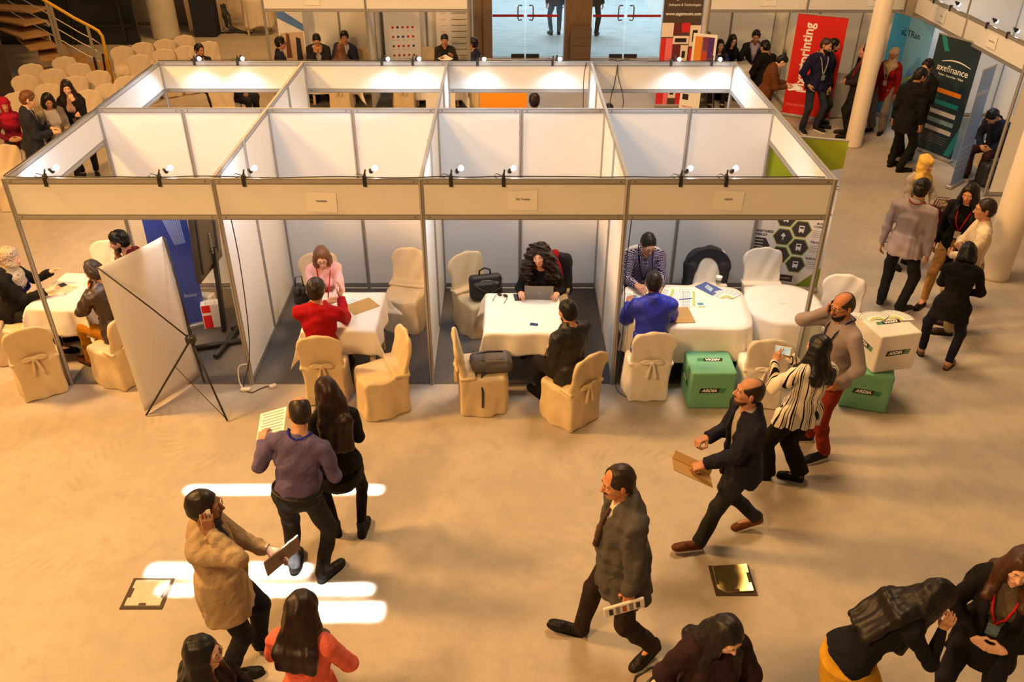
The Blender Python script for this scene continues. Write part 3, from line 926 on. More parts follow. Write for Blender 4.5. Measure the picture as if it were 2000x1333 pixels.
# ------------------------------------------------------------------ setting
def floor_mat():
    m, nt, b = _tree('concrete_floor')
    N, L = nt.nodes, nt.links
    b.inputs['Roughness'].default_value = .55
    b.inputs['Specular IOR Level'].default_value = .3
    tc = N.new('ShaderNodeTexCoord')
    P = tc.outputs['Object']
    def nz(scale, det=5, rough=.6, dist=0):
        n = N.new('ShaderNodeTexNoise')
        n.inputs['Scale'].default_value = scale; n.inputs['Detail'].default_value = det
        n.inputs['Roughness'].default_value = rough; n.inputs['Distortion'].default_value = dist
        L.new(P, n.inputs['Vector']); return n.outputs['Fac']
    def mth(op, a, bb=None, c=None):
        n = N.new('ShaderNodeMath'); n.operation = op
        for i, v in enumerate((a, bb, c)):
            if v is None: continue
            if isinstance(v, (int, float)): n.inputs[i].default_value = v
            else: L.new(v, n.inputs[i])
        return n.outputs[0]
    def ramp(f, lo, hi):
        n = N.new('ShaderNodeMapRange'); n.inputs[1].default_value = lo; n.inputs[2].default_value = hi
        L.new(f, n.inputs[0]); return n.outputs[0]
    def mix(f, a, c, mode='MIX'):
        n = N.new('ShaderNodeMix'); n.data_type = 'RGBA'; n.blend_type = mode
        for s_, v in ((0, f), (6, a), (7, c)):
            if isinstance(v, (float, int)): n.inputs[s_].default_value = v
            elif isinstance(v, tuple): n.inputs[s_].default_value = v + (1,)
            else: L.new(v, n.inputs[s_])
        return n.outputs[2]
    c = mix(ramp(nz(.9, 6, .65, .6), .35, .68), (.385, .325, .262), (.475, .405, .33))
    c = mix(ramp(nz(5, 8, .7), .45, .75), c, (.35, .305, .26))
    c = mix(mth('MULTIPLY', ramp(nz(2.3, 5, .6, 1.2), .56, .70), .42), c, (.31, .26, .21))
    c = mix(mth('MULTIPLY', ramp(nz(90, 3), .3, .8), .25), c, (.34, .29, .24))
    # dusty trolley-wheel tracks curling over the floor
    sp = N.new('ShaderNodeSeparateXYZ'); L.new(P, sp.inputs[0])
    tot = None
    wob = mth('MULTIPLY', mth('SUBTRACT', nz(3, 3), .5), .25)
    for cx, cy, r, a0, a1, w in ((-2.1, -.55, .75, -2.8, .1, .10), (-1.3, -2.0, 2.1, 2.2, 3.6, .09), (2.0, -2.3, 1.1, .6, 2.2, .09), (6.2, .3, 1.4, -1.6, .6, .10), (-3.2, -1.5, 1.2, -2.9, -1.2, .09)):
        dx = mth('SUBTRACT', sp.outputs[0], cx); dy = mth('SUBTRACT', sp.outputs[1], cy)
        d = mth('SQRT', mth('ADD', mth('MULTIPLY', dx, dx), mth('MULTIPLY', dy, dy)))
        an = mth('ARCTAN2', dy, dx)
        ringm = mth('LESS_THAN', mth('ABSOLUTE', mth('SUBTRACT', mth('ADD', d, wob), r)), w)
        sec = mth('MULTIPLY', mth('GREATER_THAN', an, a0), mth('LESS_THAN', an, a1))
        st = ramp(mth('SINE', mth('ADD', mth('MULTIPLY', an, 62*r), mth('MULTIPLY', d, 45))), -.2, .8)
        v = mth('MULTIPLY', mth('MULTIPLY', ringm, sec), st)
        tot = v if tot is None else mth('MAXIMUM', tot, v)
    c = mix(mth('MULTIPLY', mth('MULTIPLY', tot, ramp(nz(4, 4), .35, .6)), .34), c, (.30, .23, .17))
    L.new(c, b.inputs['Base Color'])
    bp = N.new('ShaderNodeBump'); bp.inputs['Strength'].default_value = .12; bp.inputs['Distance'].default_value = .01
    L.new(nz(60, 5), bp.inputs['Height']); L.new(bp.outputs[0], b.inputs['Normal'])
    return m
def struct(o): o['kind'] = 'structure'; return o
PLASTER = mat('beige_plaster', (.60, .51, .42), .8, noise=.08, scale=2.5, bump=.1, bscale=20)
WHITEP = mat('white_laminate', (.76, .745, .73), .45, noise=.015, scale=3)
ALU = mat('aluminium', (.40, .385, .37), .45, metal=.55, noise=.03, scale=10)
ALUD = mat('dark_groove', (.12, .12, .12), .5, noise=0)
BLACK = mat('black_plastic', (.018, .018, .02), .4, noise=0)
DKMETAL = mat('dark_metal', (.04, .04, .045), .35, metal=.5, noise=0)
PAPER = mat('white_paper', (.82, .80, .77), .7, noise=.01)
WOODP = mat('pale_wood', (.62, .46, .30), .5, noise=.12, scale=6, stretch=(8, 8, 1))
BROWNW = mat('brown_wood', (.19, .115, .065), .45, noise=.22, scale=5, stretch=(9, 9, .7))
struct(MB().box((0, 3.2, -.05), (32, 30.8, .1)).build('floor', floor_mat()))
struct(MB().box((1.2, 23.0, -.046), (8.7, 16.6, .1)).build('floor', mat('lobby_stone', (.42, .48, .50), .35, noise=.20, scale=3.5, bump=.1, bscale=6, stretch=(.5, 2, 1))))
struct(MB().box((-9.5, 18.65, 2.7), (13.2, .2, 5.4)).build('wall_back', PLASTER))
struct(MB().box((-2.6, 16.6, 2.7), (.2, 4.1, 5.4)).build('wall_back_return', PLASTER))
struct(MB().box((-1.25, 14.75, 2.7), (3.1, .3, 5.4)).build('wall_door_side', mat('brown_panel', (.24, .165, .11), .55, noise=.12, scale=4)))
struct(MB().box((9.0, 14.75, 2.7), (8.4, .3, 5.4)).build('wall_door_far', PLASTER))
struct(MB().box((13.3, 2.0, 2.7), (.2, 29, 5.4)).build('wall_right', PLASTER))
struct(MB().box((-15.6, 3.0, 2.7), (.2, 31, 5.4)).build('wall_left', PLASTER))
struct(MB().box((-1.2, -12.3, 2.7), (29, .2, 5.4)).build('wall_front', PLASTER))
struct(MB().box((5.45, 23.0, 1.8), (.16, 16.2, 3.6)).build('wall_lobby_side', mat('lobby_white', (.80, .82, .83), .6, noise=.02)))
struct(MB().box((1.0, 31.0, 1.8), (10, .16, 3.6)).build('wall_lobby_back', mat('lobby_white', (.80, .82, .83), .6)))
struct(MB().box((-2.85, 23.0, 1.8), (.16, 16.2, 3.6)).build('wall_lobby_left', mat('lobby_white', (.80, .82, .83), .6)))
struct(MB().box((-11.0, 18.35, .05), (10, .3, .1)).build('baseboard_back', mat('dusty_kerb', (.36, .31, .26), .8)))
# pilaster on the back wall
struct(MB().box((-7.63, 18.0, 2.7), (.62, 1.2, 5.4), bev=.02).build('trim_pilaster', PLASTER))
# dark glazing behind the stair
def glass_mat(name, tint, rough=.03):
    m = bpy.data.materials.new(name); m.use_nodes = True
    nt = m.node_tree; nt.nodes.remove(nt.nodes['Principled BSDF'])
    t = nt.nodes.new('ShaderNodeBsdfTransparent'); t.inputs[0].default_value = tint + (1,)
    g = nt.nodes.new('ShaderNodeBsdfGlossy'); g.inputs['Roughness'].default_value = rough
    fr = nt.nodes.new('ShaderNodeFresnel'); fr.inputs[0].default_value = 1.45
    mx = nt.nodes.new('ShaderNodeMixShader')
    nt.links.new(fr.outputs[0], mx.inputs[0]); nt.links.new(t.outputs[0], mx.inputs[1]); nt.links.new(g.outputs[0], mx.inputs[2])
    nt.links.new(mx.outputs[0], nt.nodes['Material Output'].inputs[0])
    return m
w = MB().box((-12.55, 15.95, 2.7), (7.0, .12, 5.4)).build('window_1', mat('dark_glazing', (.012, .014, .018), .12, noise=.3, scale=2, spec=.6))
struct(w)
fr = MB()
for xx in (-15, -13.6, -12.2, -10.8, -9.4): fr.box((xx, 15.87, 2.7), (.07, .06, 5.4))
for zz in (.5, 1.5, 2.6): fr.box((-12.55, 15.87, zz), (6.9, .05, .06))
fr.build('window_frame', DKMETAL, w)
# round columns
def column(name, x, y, r, h, m, label):
    o = MB().lathe([(r*1.02, 0), (r*1.02, .04), (r, .05), (r, h)], 32).build(name, m, loc=(x, y, 0))
    return struct(o) if label is None else tag(o, label, 'column')
column('trim_column', 7.51, 7.95, .155, 6, mat('cream_column', (.66, .56, .45), .5, noise=.04, scale=3), None)
column('trim_column', 7.66, 2.62, .20, 6, mat('cream_column', (.66, .56, .45), .5), None)
column('trim_column', -8.62, 16.75, .36, 6, mat('grey_column', (.45, .40, .33), .7, noise=.08, scale=3), None)
struct(MB().box((-10.85, 10.9, 3), (1.3, 1.0, 6), bev=.03).build('trim_dark_column', mat('dark_brown_column', (.045, .032, .026), .6, noise=.15, scale=4)))
cv = MB()
for i in range(14):
    cv.tube([(-8.06+.045*i, 17.15+.02*(i % 2), .1), (-8.1+.045*i+.02*math.sin(i), 17.15, 1.4), (-8.09+.045*i, 17.15, 3.2)], .035, 8)
tag(cv.build('curtain', mat('pale_curtain', (.62, .52, .43), .8, noise=.1)), 'pale curtain hanging between the grey column and the navy pillar', 'curtain')
tag(MB().box((-7.55, 17.0, 2.4), (.62, .5, 4.8), bev=.03).build('wrapped_pillar', mat('navy_cloth', (.015, .017, .028), .8, noise=.15, scale=8)), 'square pillar wrapped in dark navy cloth beside the back wall', 'pillar')
# glass entrance doors
def gdoor(n, x0, x1, hinge):
    g = MB().box(((x0+x1)/2, 14.6, 1.35), (x1-x0-.02, .012, 2.66)).build('door_%d' % n, glass_mat('door_glass', (.93, .97, .98)))
    struct(g)
    s = 1 if hinge == 'L' else -1     # handle on the side away from the hinge
    hx = x1-.10 if hinge == 'L' else x0+.10
    h = MB().tube([(hx+s*.02, 14.56, 1.28), (hx-s*.06, 14.54, 1.29), (hx-s*.08, 14.54, 1.24), (hx-s*.08, 14.54, .98), (hx-s*.06, 14.54, .93), (hx+s*.02, 14.56, .94)], .017, 8)
    h.build('door_handle', mat('brushed_steel', (.28, .25, .23), .3, metal=.8), g)
    MB().box(((x0+x1)/2, 14.592, 1.03), (x1-x0-.06, .003, .06)).build('safety_stripe', mat('red_tape', (.45, .02, .03), .5), g)
    d = MB(); cx = (x0+x1)/2
    d.tube([(cx, 14.59, 1.62), (cx-.14, 14.59, 1.48), (cx, 14.59, 1.34), (cx+.14, 14.59, 1.48), (cx, 14.59, 1.62)], .008, 4)
    d.build('diamond_decal', DKMETAL, g)
    MB().box((x1-.18 if hinge == 'L' else x0+.18, 14.58, .05), (.34, .06, .09), bev=.01).build('floor_hinge', DKMETAL, g)
gdoor(1, .45, 1.30, 'L'); gdoor(2, 1.32, 2.17, 'R'); gdoor(3, 2.98, 3.82, 'L'); gdoor(4, 3.84, 4.75, 'R')
struct(MB().box((.36, 14.6, 1.7), (.22, .3, 3.4)).build('trim_door_left', mat('brown_panel', (.24, .165, .11), .55)))
struct(MB().box((2.62, 14.5, 2.5), (.66, .5, 5)).build('trim_door_pillar', BROWNW))
struct(MB().box((2.60, 14.6, 2.95), (4.7, .1, .5)).build('trim_door_head', BROWNW))
tag(MB().box((2.68, 14.05, .45), (.50, .34, .90), bev=.01).box((2.68, 13.87, .56), (.48, .03, .16)).build('litter_bin', mat('bin_brown', (.13, .085, .055), .5, noise=.08)), 'brown litter bin against the wooden pillar between the glass doors', 'bin')
# ------------------------------------------------------------------ modular exhibition stands
class Stand:
    def __init__(s, name, loc, label, group=None, H=2.48):
        s.r = empty(name, loc, 0, label, 'exhibition stand', group); s.o = Vector(loc); s.H = H
    def post(s, x, y, H=None):
        r = .026; H = H or s.H
        mb = MB(); c = Vector((x, y, 0))-s.o
        mb.prism([(r*math.cos(R(22.5+45*i)), r*math.sin(R(22.5+45*i))) for i in range(8)], 0, H, c=c)
        p = mb.build('post', ALU, s.r)
        g = MB()
        for a in range(4): g.box(c+Vector((.0235*math.cos(a*math.pi/2), .0235*math.sin(a*math.pi/2), H/2)), (.008 if a % 2 else .003, .003 if a % 2 else .008, H-.01))
        g.build('groove', ALUD, p)
        return p
    def bar(s, p0, p1, z0, z1, th, nm, m):
        a = Vector((p0[0], p0[1], 0)); b = Vector((p1[0], p1[1], 0)); d = b-a; L = d.length
        M = Matrix.Rotation(math.atan2(d.y, d.x), 3, 'Z')
        c = (a+b)/2-s.o; c.z = (z0+z1)/2
        return MB().box(c, (L-.045, th, z1-z0), M).build(nm, m, s.r)
    def rail(s, p0, p1, z):
        o = s.bar(p0, p1, z-.058, z, .030, 'rail', ALU)
        a = Vector((p0[0], p0[1], 0)); b = Vector((p1[0], p1[1], 0)); d = b-a
        M = Matrix.Rotation(math.atan2(d.y, d.x), 3, 'Z')
        c = (a+b)/2-s.o
        g = MB()
        for zz in (z-.006, z-.052): g.box(c+Vector((0, 0, zz)), (d.length-.06, .0325, .005), M)
        g.build('groove', ALUD, o)
        k = MB()
        for t in (-1, 1):
            q = c+d.normalized()*t*(d.length/2-.07)+Vector((0, 0, z-.029))
            k.box(q, (.016, .034, .016), M)
        k.build('lock_screw', ALUD, o)
    def wall(s, p0, p1, m=WHITEP):
        s.bar(p0, p1, .05, s.H-.03, .008, 'wall_panel', m); s.rail(p0, p1, s.H); s.rail(p0, p1, .085)
    def fascia(s, p0, p1, zb=2.04, m=None):
        s.bar(p0, p1, zb+.04, s.H-.04, .008, 'fascia_panel', m or WHITEP); s.rail(p0, p1, s.H); s.rail(p0, p1, zb+.058)
BW, D1, D2, HH = 2.051, 2.268, 4.442, 2.48
names_f = ['leftmost front exhibition booth with bare fascia and the monitor inside', 'front exhibition booth where the red jacket visitor sits',
           'front exhibition booth with the laptop on its table', 'rightmost front exhibition booth with green cubes at its entrance']
names_r = ['rear exhibition booth at the far left of the block, opening backwards', 'rear exhibition booth backing onto the red jacket booth',
           'rear exhibition booth backing onto the laptop booth', 'rear exhibition booth at the right end with cables over its fascia']
for k in range(4):
    x0 = -2*BW+k*BW; x1 = x0+BW; xm = (x0+x1)/2
    s = Stand('exhibition_booth', (xm, 0, 0), names_f[k], 'front row of exhibition booths')
    s.post(x0, 0); s.post(x0, D1); s.post(xm, D1)
    s.fascia((x0, 0), (x1, 0))
    s.wall((x0, D1), (xm, D1)); s.wall((xm, D1), (x1, D1))
    if k > 0:
        s.post(x0, D1/2); s.wall((x0, 0), (x0, D1/2)); s.wall((x0, D1/2), (x0, D1))
    else: s.fascia((x0, 0), (x0, D1))
    if k == 3:
        s.post(x1, 0); s.post(x1, D1); s.fascia((x1, 0), (x1, D1))
    s = Stand('exhibition_booth', (xm, D2, 0), names_r[k], 'rear row of exhibition booths')
    s.post(x0, D2)
    s.fascia((x0, D2), (x1, D2))
    ym = (D1+D2)/2
    if k > 0:
        s.post(x0, ym); s.wall((x0, D1), (x0, ym)); s.wall((x0, ym), (x0, D2))
    else: s.fascia((x0, D1), (x0, D2))
    if k == 3: s.post(x1, D2); s.fascia((x1, D1), (x1, D2))
CARPET = mat('charcoal_carpet', (.125, .115, .11), .95, noise=.25, scale=60, bump=.4, bscale=250, spec=.1)
tag(MB().box((0, D1/2-.01, .003), (4*BW+.04, D1-.02, .006)).build('carpet', CARPET), 'charcoal carpet laid under the front row of booths', 'carpet')
tag(MB().box((0, (D1+D2)/2, .003), (4*BW+.04, D2-D1-.06, .006)).build('carpet', CARPET), 'charcoal carpet laid under the rear row of booths', 'carpet')
tag(MB().box((-1.97, 11.0, .003), (4.1, 2.0, .006)).build('carpet', CARPET), 'dark carpet under the stand near the brown wall', 'carpet')
# far stand at the top, left of the doors
s = Stand('far_booth', (-3.0, 10, 0), 'far exhibition booth at the top left with seated men in suits', 'far booths left of the doors')
s.post(-4.01, 10); s.post(-1.97, 10); s.fascia((-4.01, 10), (-1.97, 10))
s.post(-3.85, 12); s.post(-2.9, 12); s.post(-1.95, 12); s.wall((-3.85, 12), (-2.9, 12)); s.wall((-2.9, 12), (-1.95, 12))
s = Stand('far_booth', (-.95, 10, 0), 'far exhibition booth beside the brown wall with partner logos poster', 'far booths left of the doors')
s.post(.08, 10); s.fascia((-1.97, 10), (.08, 10)); s.wall((-1.97, 10), (-1.97, 11)); s.wall((-1.97, 11), (-1.97, 12)); s.post(-1.97, 11)
s.post(-.95, 12); s.post(.08, 12); s.wall((-1.95, 12), (-.95, 12)); s.wall((-.95, 12), (.08, 12)); s.wall((.08, 11), (.08, 12)); s.post(.08, 11)
# far stands right of the doors
for k, lb in enumerate(('far exhibition booth right of the doors with a group round a table', 'far exhibition booth behind the red roll-up banner')):
    xa = 4.89+k*1.95; xb = xa+1.95
    s = Stand('far_booth', ((xa+xb)/2, 10, 0), lb, 'far booths right of the doors')
    s.post(xa, 10); s.fascia((xa, 10), (xb, 10))
    s.post(xa, 12); s.post((xa+xb)/2, 12); s.wall((xa, 12), ((xa+xb)/2, 12)); s.wall(((xa+xb)/2, 12), (xb, 12))
    s.wall((xa, 10.05), (xa, 11)); s.post(xa, 11); s.wall((xa, 11), (xa, 12))
    if k: s.post(xb, 10); s.post(xb, 12); s.wall((xb, 11), (xb, 12)); s.wall((xb, 10), (xb, 11))
ys = [9.75, 7.62, 5.47]
for k, lb in enumerate(('right side exhibition booth behind the dark finance banner', 'right side exhibition booth with a seated visitor behind a leaning banner')):
    ya, yb = ys[k], ys[k+1]
    s = Stand('far_booth', (8.87, (ya+yb)/2, 0), lb, 'booths along the right side')
    s.post(8.90-.02*k, yb); s.fascia((8.9, ya), (8.88, yb))
    s.post(11.0, ya); s.post(11.0, (ya+yb)/2); s.wall((11.0, ya), (11.0, (ya+yb)/2)); s.wall((11.0, (ya+yb)/2), (11.0, yb))
    if k == 0: s.post(8.9, ya); s.wall((8.9, ya), (9.95, ya)); s.wall((9.95, ya), (11.0, ya))
    else:
        s.post(11.0, yb); s.post(9.95, yb); s.wall((8.92, yb), (9.95, yb)); s.wall((9.95, yb), (11, yb))
tag(MB().box((9.95, 7.6, .003), (2.0, 4.1, .006)).build('carpet', mat('grey_carpet', (.17, .18, .19), .95, noise=.2, scale=50)), 'grey carpet inside the right side booths', 'carpet')
# signs on fascias
INK = mat('black_ink', (.03, .03, .03), .6, noise=0)
def sign(x, z, body, y=-.012, w=.30, h=.21, rot=0, label='', xs=1):
    r = empty('paper_sign', (x, y, z), 0, label, 'sign', 'paper signs on the fascias')
    M = Matrix.Rotation(R(rot), 3, 'Y')
    MB().box((0, 0, 0), (w, .0016, h), M).build('sheet', PAPER, r)
    if body: text('lettering', body, .030, INK, plane_M((0, -.0018, .015), (1, 0, 0), (0, 0, 1)), r, bold=.0005)
sign(-1.0, 2.23, 'Vaeetitas', rot=1.5, label='white paper sign on the fascia above the red jacket visitor')
sign(1.01, 2.25, 'NLI Tunisie', rot=-1, label='white paper sign on the fascia above the laptop table')
sign(3.07, 2.25, 'ARDIA', rot=2, label='white paper sign reading ARDIA on the rightmost fascia')
sign(6.05, 2.27, 'Emplitude', y=9.985, w=.32, label='white paper sign on the far fascia above the seated group')
sign(8.2, 2.27, 'Pixartprinting', y=9.985, w=.32, label='white paper sign on the far fascia beside the cream column')
sign(-3.02, 2.27, '', y=9.985, label='blank paper sign on the far left fascia')
for yy, bd, lb in ((8.55, 'Altran', 'paper sign on the right side fascia near its corner'), (6.6, 'Axe Finance', 'paper sign on the right side fascia near the frame edge')):
    r = empty('paper_sign', (8.87, yy, 2.27), 0, lb, 'sign', 'paper signs on the fascias')
    MB().box((0, 0, 0), (.002, .30, .21)).build('sheet', PAPER, r)
    text('lettering', bd, .04, INK, plane_M((-.0022, 0, 0), (0, -1, 0), (0, 0, 1)), r)
# ------------------------------------------------------------------ clamp spotlights
BULB = mat('lit_bulb', (1, .97, .92), .3, noise=0, emit=28)
def clamp(x, y, aim, label, pw=37, group='clamp spotlights on the front fascia'):
    """aim = +1 shines towards +y, -1 towards -y"""
    r = empty('clamp_spotlight', (x, y, HH), 0, label, 'spotlight', group)
    b = MB().box((0, -.022*aim, -.03), (.035, .012, .10), bev=.003).box((0, .022*aim, -.02), (.035, .012, .07), bev=.003).box((0, 0, .025), (.03, .05, .03), bev=.004)
    b.build('clamp', BLACK, r)
    M = Matrix.Rotation(-R(35)*aim, 3, 'X')
    MB().tube([(0, 0, .03), (.01, .02*aim, .085)], .009, 6).build('arm', BLACK, r)
    h = MB().lathe([(.012, -.05), (.015, -.02), (.02, .0), (.024, .02)], 14, (.06, .045*aim, .06), Matrix.Rotation(-R(125)*aim, 3, 'X'))
    hd_ = h.build('lamp_head', BLACK, r)
    MB().ball((.10, .075*aim, .078 if aim > 0 else .055), .027, 14).build('bulb', BULB, hd_)
    MB().tube([(-.02, -.0, .03), (-.07, .0, .05), (-.10, 0, .02), (-.06, 0, .005)], .004, 5).build('lead', BLACK, r)
    l = bpy.data.lights.new('clamp_lamp', 'SPOT'); l.energy = pw; l.color = (.68, .84, 1.0); l.spot_size = R(150); l.spot_blend = .6; l.shadow_soft_size = .03
    lo = bpy.data.objects.new('clamp_lamp', l); link(lo, r)
    lo.location = (.075, .16*aim, .06)
    lo.rotation_euler = Vector((0, (1.0 if aim > 0 else -.7)*abs(aim), -1)).to_track_quat('-Z', 'Y').to_euler()
for i, x in enumerate((-3.69, -2.57, -1.74, -.55, .30, .82, 2.57, 3.02)):
    clamp(x, 0, 1, ['left', 'right'][i % 2] + ' black clamp spotlight on the fascia of the ' + ['leftmost booth', 'red jacket booth', 'laptop booth', 'booth with green cubes'][i//2])
for i, x in enumerate((-3.59, -2.98, -.93, -.49, .43, 1.5, 3.19, 3.77)):
    clamp(x, D2, -1, ['left', 'right'][i % 2] + ' clamp spotlight on the rear fascia behind the ' + ['leftmost booth', 'red jacket booth', 'laptop booth', 'booth with green cubes'][i//2], 44, 'clamp spotlights on the rear fascia')
for i, (yy, lb) in enumerate(((9.0, 'first clamp spotlight along the right side fascia from its corner'), (8.3, 'second clamp spotlight along the right side fascia from its corner'), (6.9, 'third clamp spotlight along the right side fascia from its corner'), (6.2, 'clamp spotlight on the right side fascia nearest the frame edge'))):
    r = empty('clamp_spotlight', (8.9, yy, HH), R(-90), lb, 'spotlight', 'clamp spotlights on the right side fascia')
    MB().box((0, -.02, -.02), (.035, .05, .10), bev=.004).build('clamp', BLACK, r)
    h = MB().lathe([(.016, -.05), (.02, -.02), (.03, .0), (.036, .03)], 14, (.055, .05, .075), Matrix.Rotation(-R(125), 3, 'X')).build('lamp_head', BLACK, r)
    MB().ball((.055, .085, .055), .030, 12).build('bulb', BULB, h)
    l = bpy.data.lights.new('clamp_lamp', 'SPOT'); l.energy = 22; l.color = (.62, .85, 1.0); l.spot_size = R(150); l.spot_blend = .6; l.shadow_soft_size = .03
    lo = bpy.data.objects.new('clamp_lamp', l); link(lo, r); lo.location = (.055, .13, .03)
    lo.rotation_euler = Vector((0, .7, -1)).to_track_quat('-Z', 'Y').to_euler()
# cables
def cable(pts, label, r=.006, m=BLACK, group=None):
    P = [Vector(p) for p in pts]
    out = []
    for i in range(len(P)-1):
        a, b = P[i], P[i+1]
        p0 = P[i-1] if i else a; p3 = P[i+2] if i+2 < len(P) else b
        for t in range(6):
            t /= 6
            out.append(.5*((2*a)+(b-p0)*t+(2*p0-5*a+4*b-p3)*t*t+(3*a-p0-3*b+p3)*t**3))
    out.append(P[-1])
    return tag(MB().tube(out, r, 6).build('power_cable', m), label, 'cable', group)
rg = random.Random(2)
for y_, lb in ((0, 'black cable lying along the top of the front fascias'), (D2, 'black cable lying along the top of the rear fascias')):
    cable([(-4.1+.27*i, y_+.012*rg.uniform(-1, 1), HH+.008+.012*rg.random()) for i in range(31)], lb)
cable([(-4.1+.012*rg.uniform(-1, 1), .05+.3*i, HH+.008+.012*rg.random()) for i in range(15)], 'black cable lying along the left side top rail')
cable([(-1.98, .03, HH+.01), (-1.97, .05, 2.3), (-1.95, .05, 1.6), (-1.97, .0, .8), (-2.02, -.04, .35), (-2.12, -.09, .04), (-2.02, -.18, .01), (-1.93, -.10, .01), (-1.85, -.05, .01)], 'black cable hanging down the post beside the monitor')
cable([(-2.05, -.035, .30), (-2.14, -.06, .28), (-2.16, -.08, .12), (-2.13, -.11, .03), (-2.08, -.14, .02)], 'white cable hanging at the foot of the post beside the monitor', .007, mat('white_cable', (.75, .72, .68), .5))
MBp = MB().box((-2.09, -.13, .02), (.11, .05, .035), bev=.008)
tag(MBp.build('power_socket', mat('cream_plastic', (.72, .64, .50), .4)), 'cream socket strip on the floor left of the post', 'socket')
tag(MB().box((-1.80, -.06, .018), (.08, .05, .034), Matrix.Rotation(.5, 3, 'Z'), bev=.008).build('power_plug', mat('cream_plastic', (.72, .64, .50), .4)), 'cream plug on the floor right of the post', 'plug')
cable([(2.06, .03, HH), (2.13, .06, 2.3), (2.11, .06, 1.4), (2.13, .03, .8), (2.10, -.05, .3), (2.08, -.12, .04), (2.2, -.28, .01), (2.38, -.34, .01), (2.5, -.30, .01)], 'black cable looping from the post to the floor beside the blue jacket visitor')
cable([(1.98, 4.40, HH), (1.95, 4.38, 2.2), (1.97, 4.36, 1.5), (1.93, 4.35, .9)], 'black cable hanging inside the rear booth behind the laptop booth')
cable([(2.3, 4.46, HH+.02), (2.42, 4.44, HH), (2.40, 4.40, 2.2), (2.35, 4.38, 1.9), (2.38, 4.36, 1.5), (2.33, 4.35, 1.0)], 'left black cable crossing over the rear fascia')
cable([(2.6, 4.46, HH+.03), (2.45, 4.44, HH), (2.44, 4.40, 2.3), (2.54, 4.38, 1.95), (2.50, 4.36, 1.6), (2.48, 4.35, 1.3)], 'right black cable crossing over the rear fascia')
# floor hatches
def hatch(x, y, ang, label, m):
    r = empty('floor_hatch', (x, y, 0), R(ang), label, 'floor hatch')
    MB().box((0, 0, .004), (.35, .33, .008)).build('frame', mat('hatch_gap', (.05, .035, .02), .7), r)
    p = MB().box((0, .005, .009), (.295, .275, .006), bev=.002).build('cover_plate', m, r)
    for i, c in enumerate(((-.135, .0), (.135, .0), (0, -.12))):
        MB().box((c[0], c[1], .0125), (.022, .10, .003) if i < 2 else (.06, .022, .003)).build('finger_slot', mat('hatch_gap', (.05, .035, .02), .7), p)
    return p
hatch(-2.16, -3.05, 0, 'square concrete-filled floor hatch near the man on the phone', mat('hatch_concrete', (.52, .47, .41), .6, noise=.08))
hz_ = hatch(2.78, -2.92, 0, 'shiny brass-coloured floor hatch below the man with the folder', mat('hatch_brass', (.85, .62, .22), .28, metal=1, noise=.1, scale=12))
hz_.rotation_euler = (R(6.3), R(-5.3), 0); hz_.location = (0, 0, .019)
# ------------------------------------------------------------------ furniture
def chair_proto(bow=True, col=(.80, .69, .52), m=None, sheer=False, name='banquet_chair'):
    r = empty(name)
    m = m or mat('cream_chair_cover', (.60, .465, .285), .5, noise=.05, scale=8, bump=.15, bscale=18, spec=.35)
    f = F(.0105)
    tilt = rotx(R(11))
    f.box((0, -.275, .645), (.232, .20, .295), tilt, rad=.15, k=.01)
    f.ell((0, -.29, .76), (.244, .22, .165), tilt, k=.03)
    f.box((0, -.245, .47), (.212, .15, .16), tilt, rad=.03, k=.02)
    f.half(np.array((0, -.275, .645))+tilt @ np.array((0, .026, 0)), tilt[:, 1], k=.03)
    f.half(np.array((0, -.275, .645))-tilt @ np.array((0, .026, 0)), -tilt[:, 1], k=.03)
    f.ecyl((0, 0, 0), (0, .0, .45), (.265, .265), (.235, .235), k=.01)
    f.box((0, -.01, .22), (.225, .225, .235), rad=.045, k=.03)
    f.box((0, -.03, .44), (.215, .225, .03), rad=.03, k=.03)
    f.box((0, -.25, .25), (.222, .040, .26), rad=.035, k=.04)
    f.half((0, 0, .004), (0, 0, -1))
    f.noise(.010, 34, 12, (1, 1, .30))
    f.build('chair_cover', m, r)
    if bow:
        b = F(.007)
        for sg in (-1, 1):
            b.ell((sg*.068, -.315, .545), (.064, .018, .032), rotz(.15*sg) @ roty(R(14*sg)), k=.01)
            b.cap((sg*.012, -.318, .53), (sg*.045, -.322, .36), .012, .021, k=.01)
            b.ell((sg*.075, -.335, .545), (.045, .012, .014), roty(R(14*sg)), k=.01, op='s')
        b.ell((0, -.32, .545), (.026, .026, .03), k=.01)
        b.build('bow', m, r)
        b = F(.008)
        b.box((0, -.01, .505), (.245, .278, .02), rotx(R(3)), rad=.015, k=.01)
        b.box((0, .18, .55), (.3, .30, .1), op='s')
        b.build('sash', m, r)
    return r
CH1 = chair_proto()
CH2 = chair_proto(False, name='audience_chair', m=mat('cream_audience_cover', (.60, .48, .34), .7, noise=.04, scale=6))
CH3 = chair_proto(True, m=mat('white_chair_cover', (.72, .67, .60), .6, noise=.04, scale=8, bump=.15, bscale=18), name='banquet_chair')
_used = set()
def chair(P, x, y, face, label, group='covered chairs in the booths'):
    o = P if id(P) not in _used else copy_tree(P)
    _used.add(id(P))
    o.location = (x, y, 0); o.rotation_euler = (0, 0, R(face-90))
    tag(o, label, 'chair', group)
    return o
chair(CH1, -4.40, -.02, 121, 'cream covered chair with a bow, seen from behind at the far left booth corner')
chair(CH1, -3.58, .16, 152, 'cream covered chair under the man in the brown leather jacket')
chair(CH1, -4.88, .62, 15, 'cream covered chair under the woman in the patterned headscarf')
chair(CH3, -4.22, 1.50, 265, 'white covered chair behind the far left table')
chair(CH1, -3.50, 1.28, 195, 'covered chair under the bearded man in burgundy')
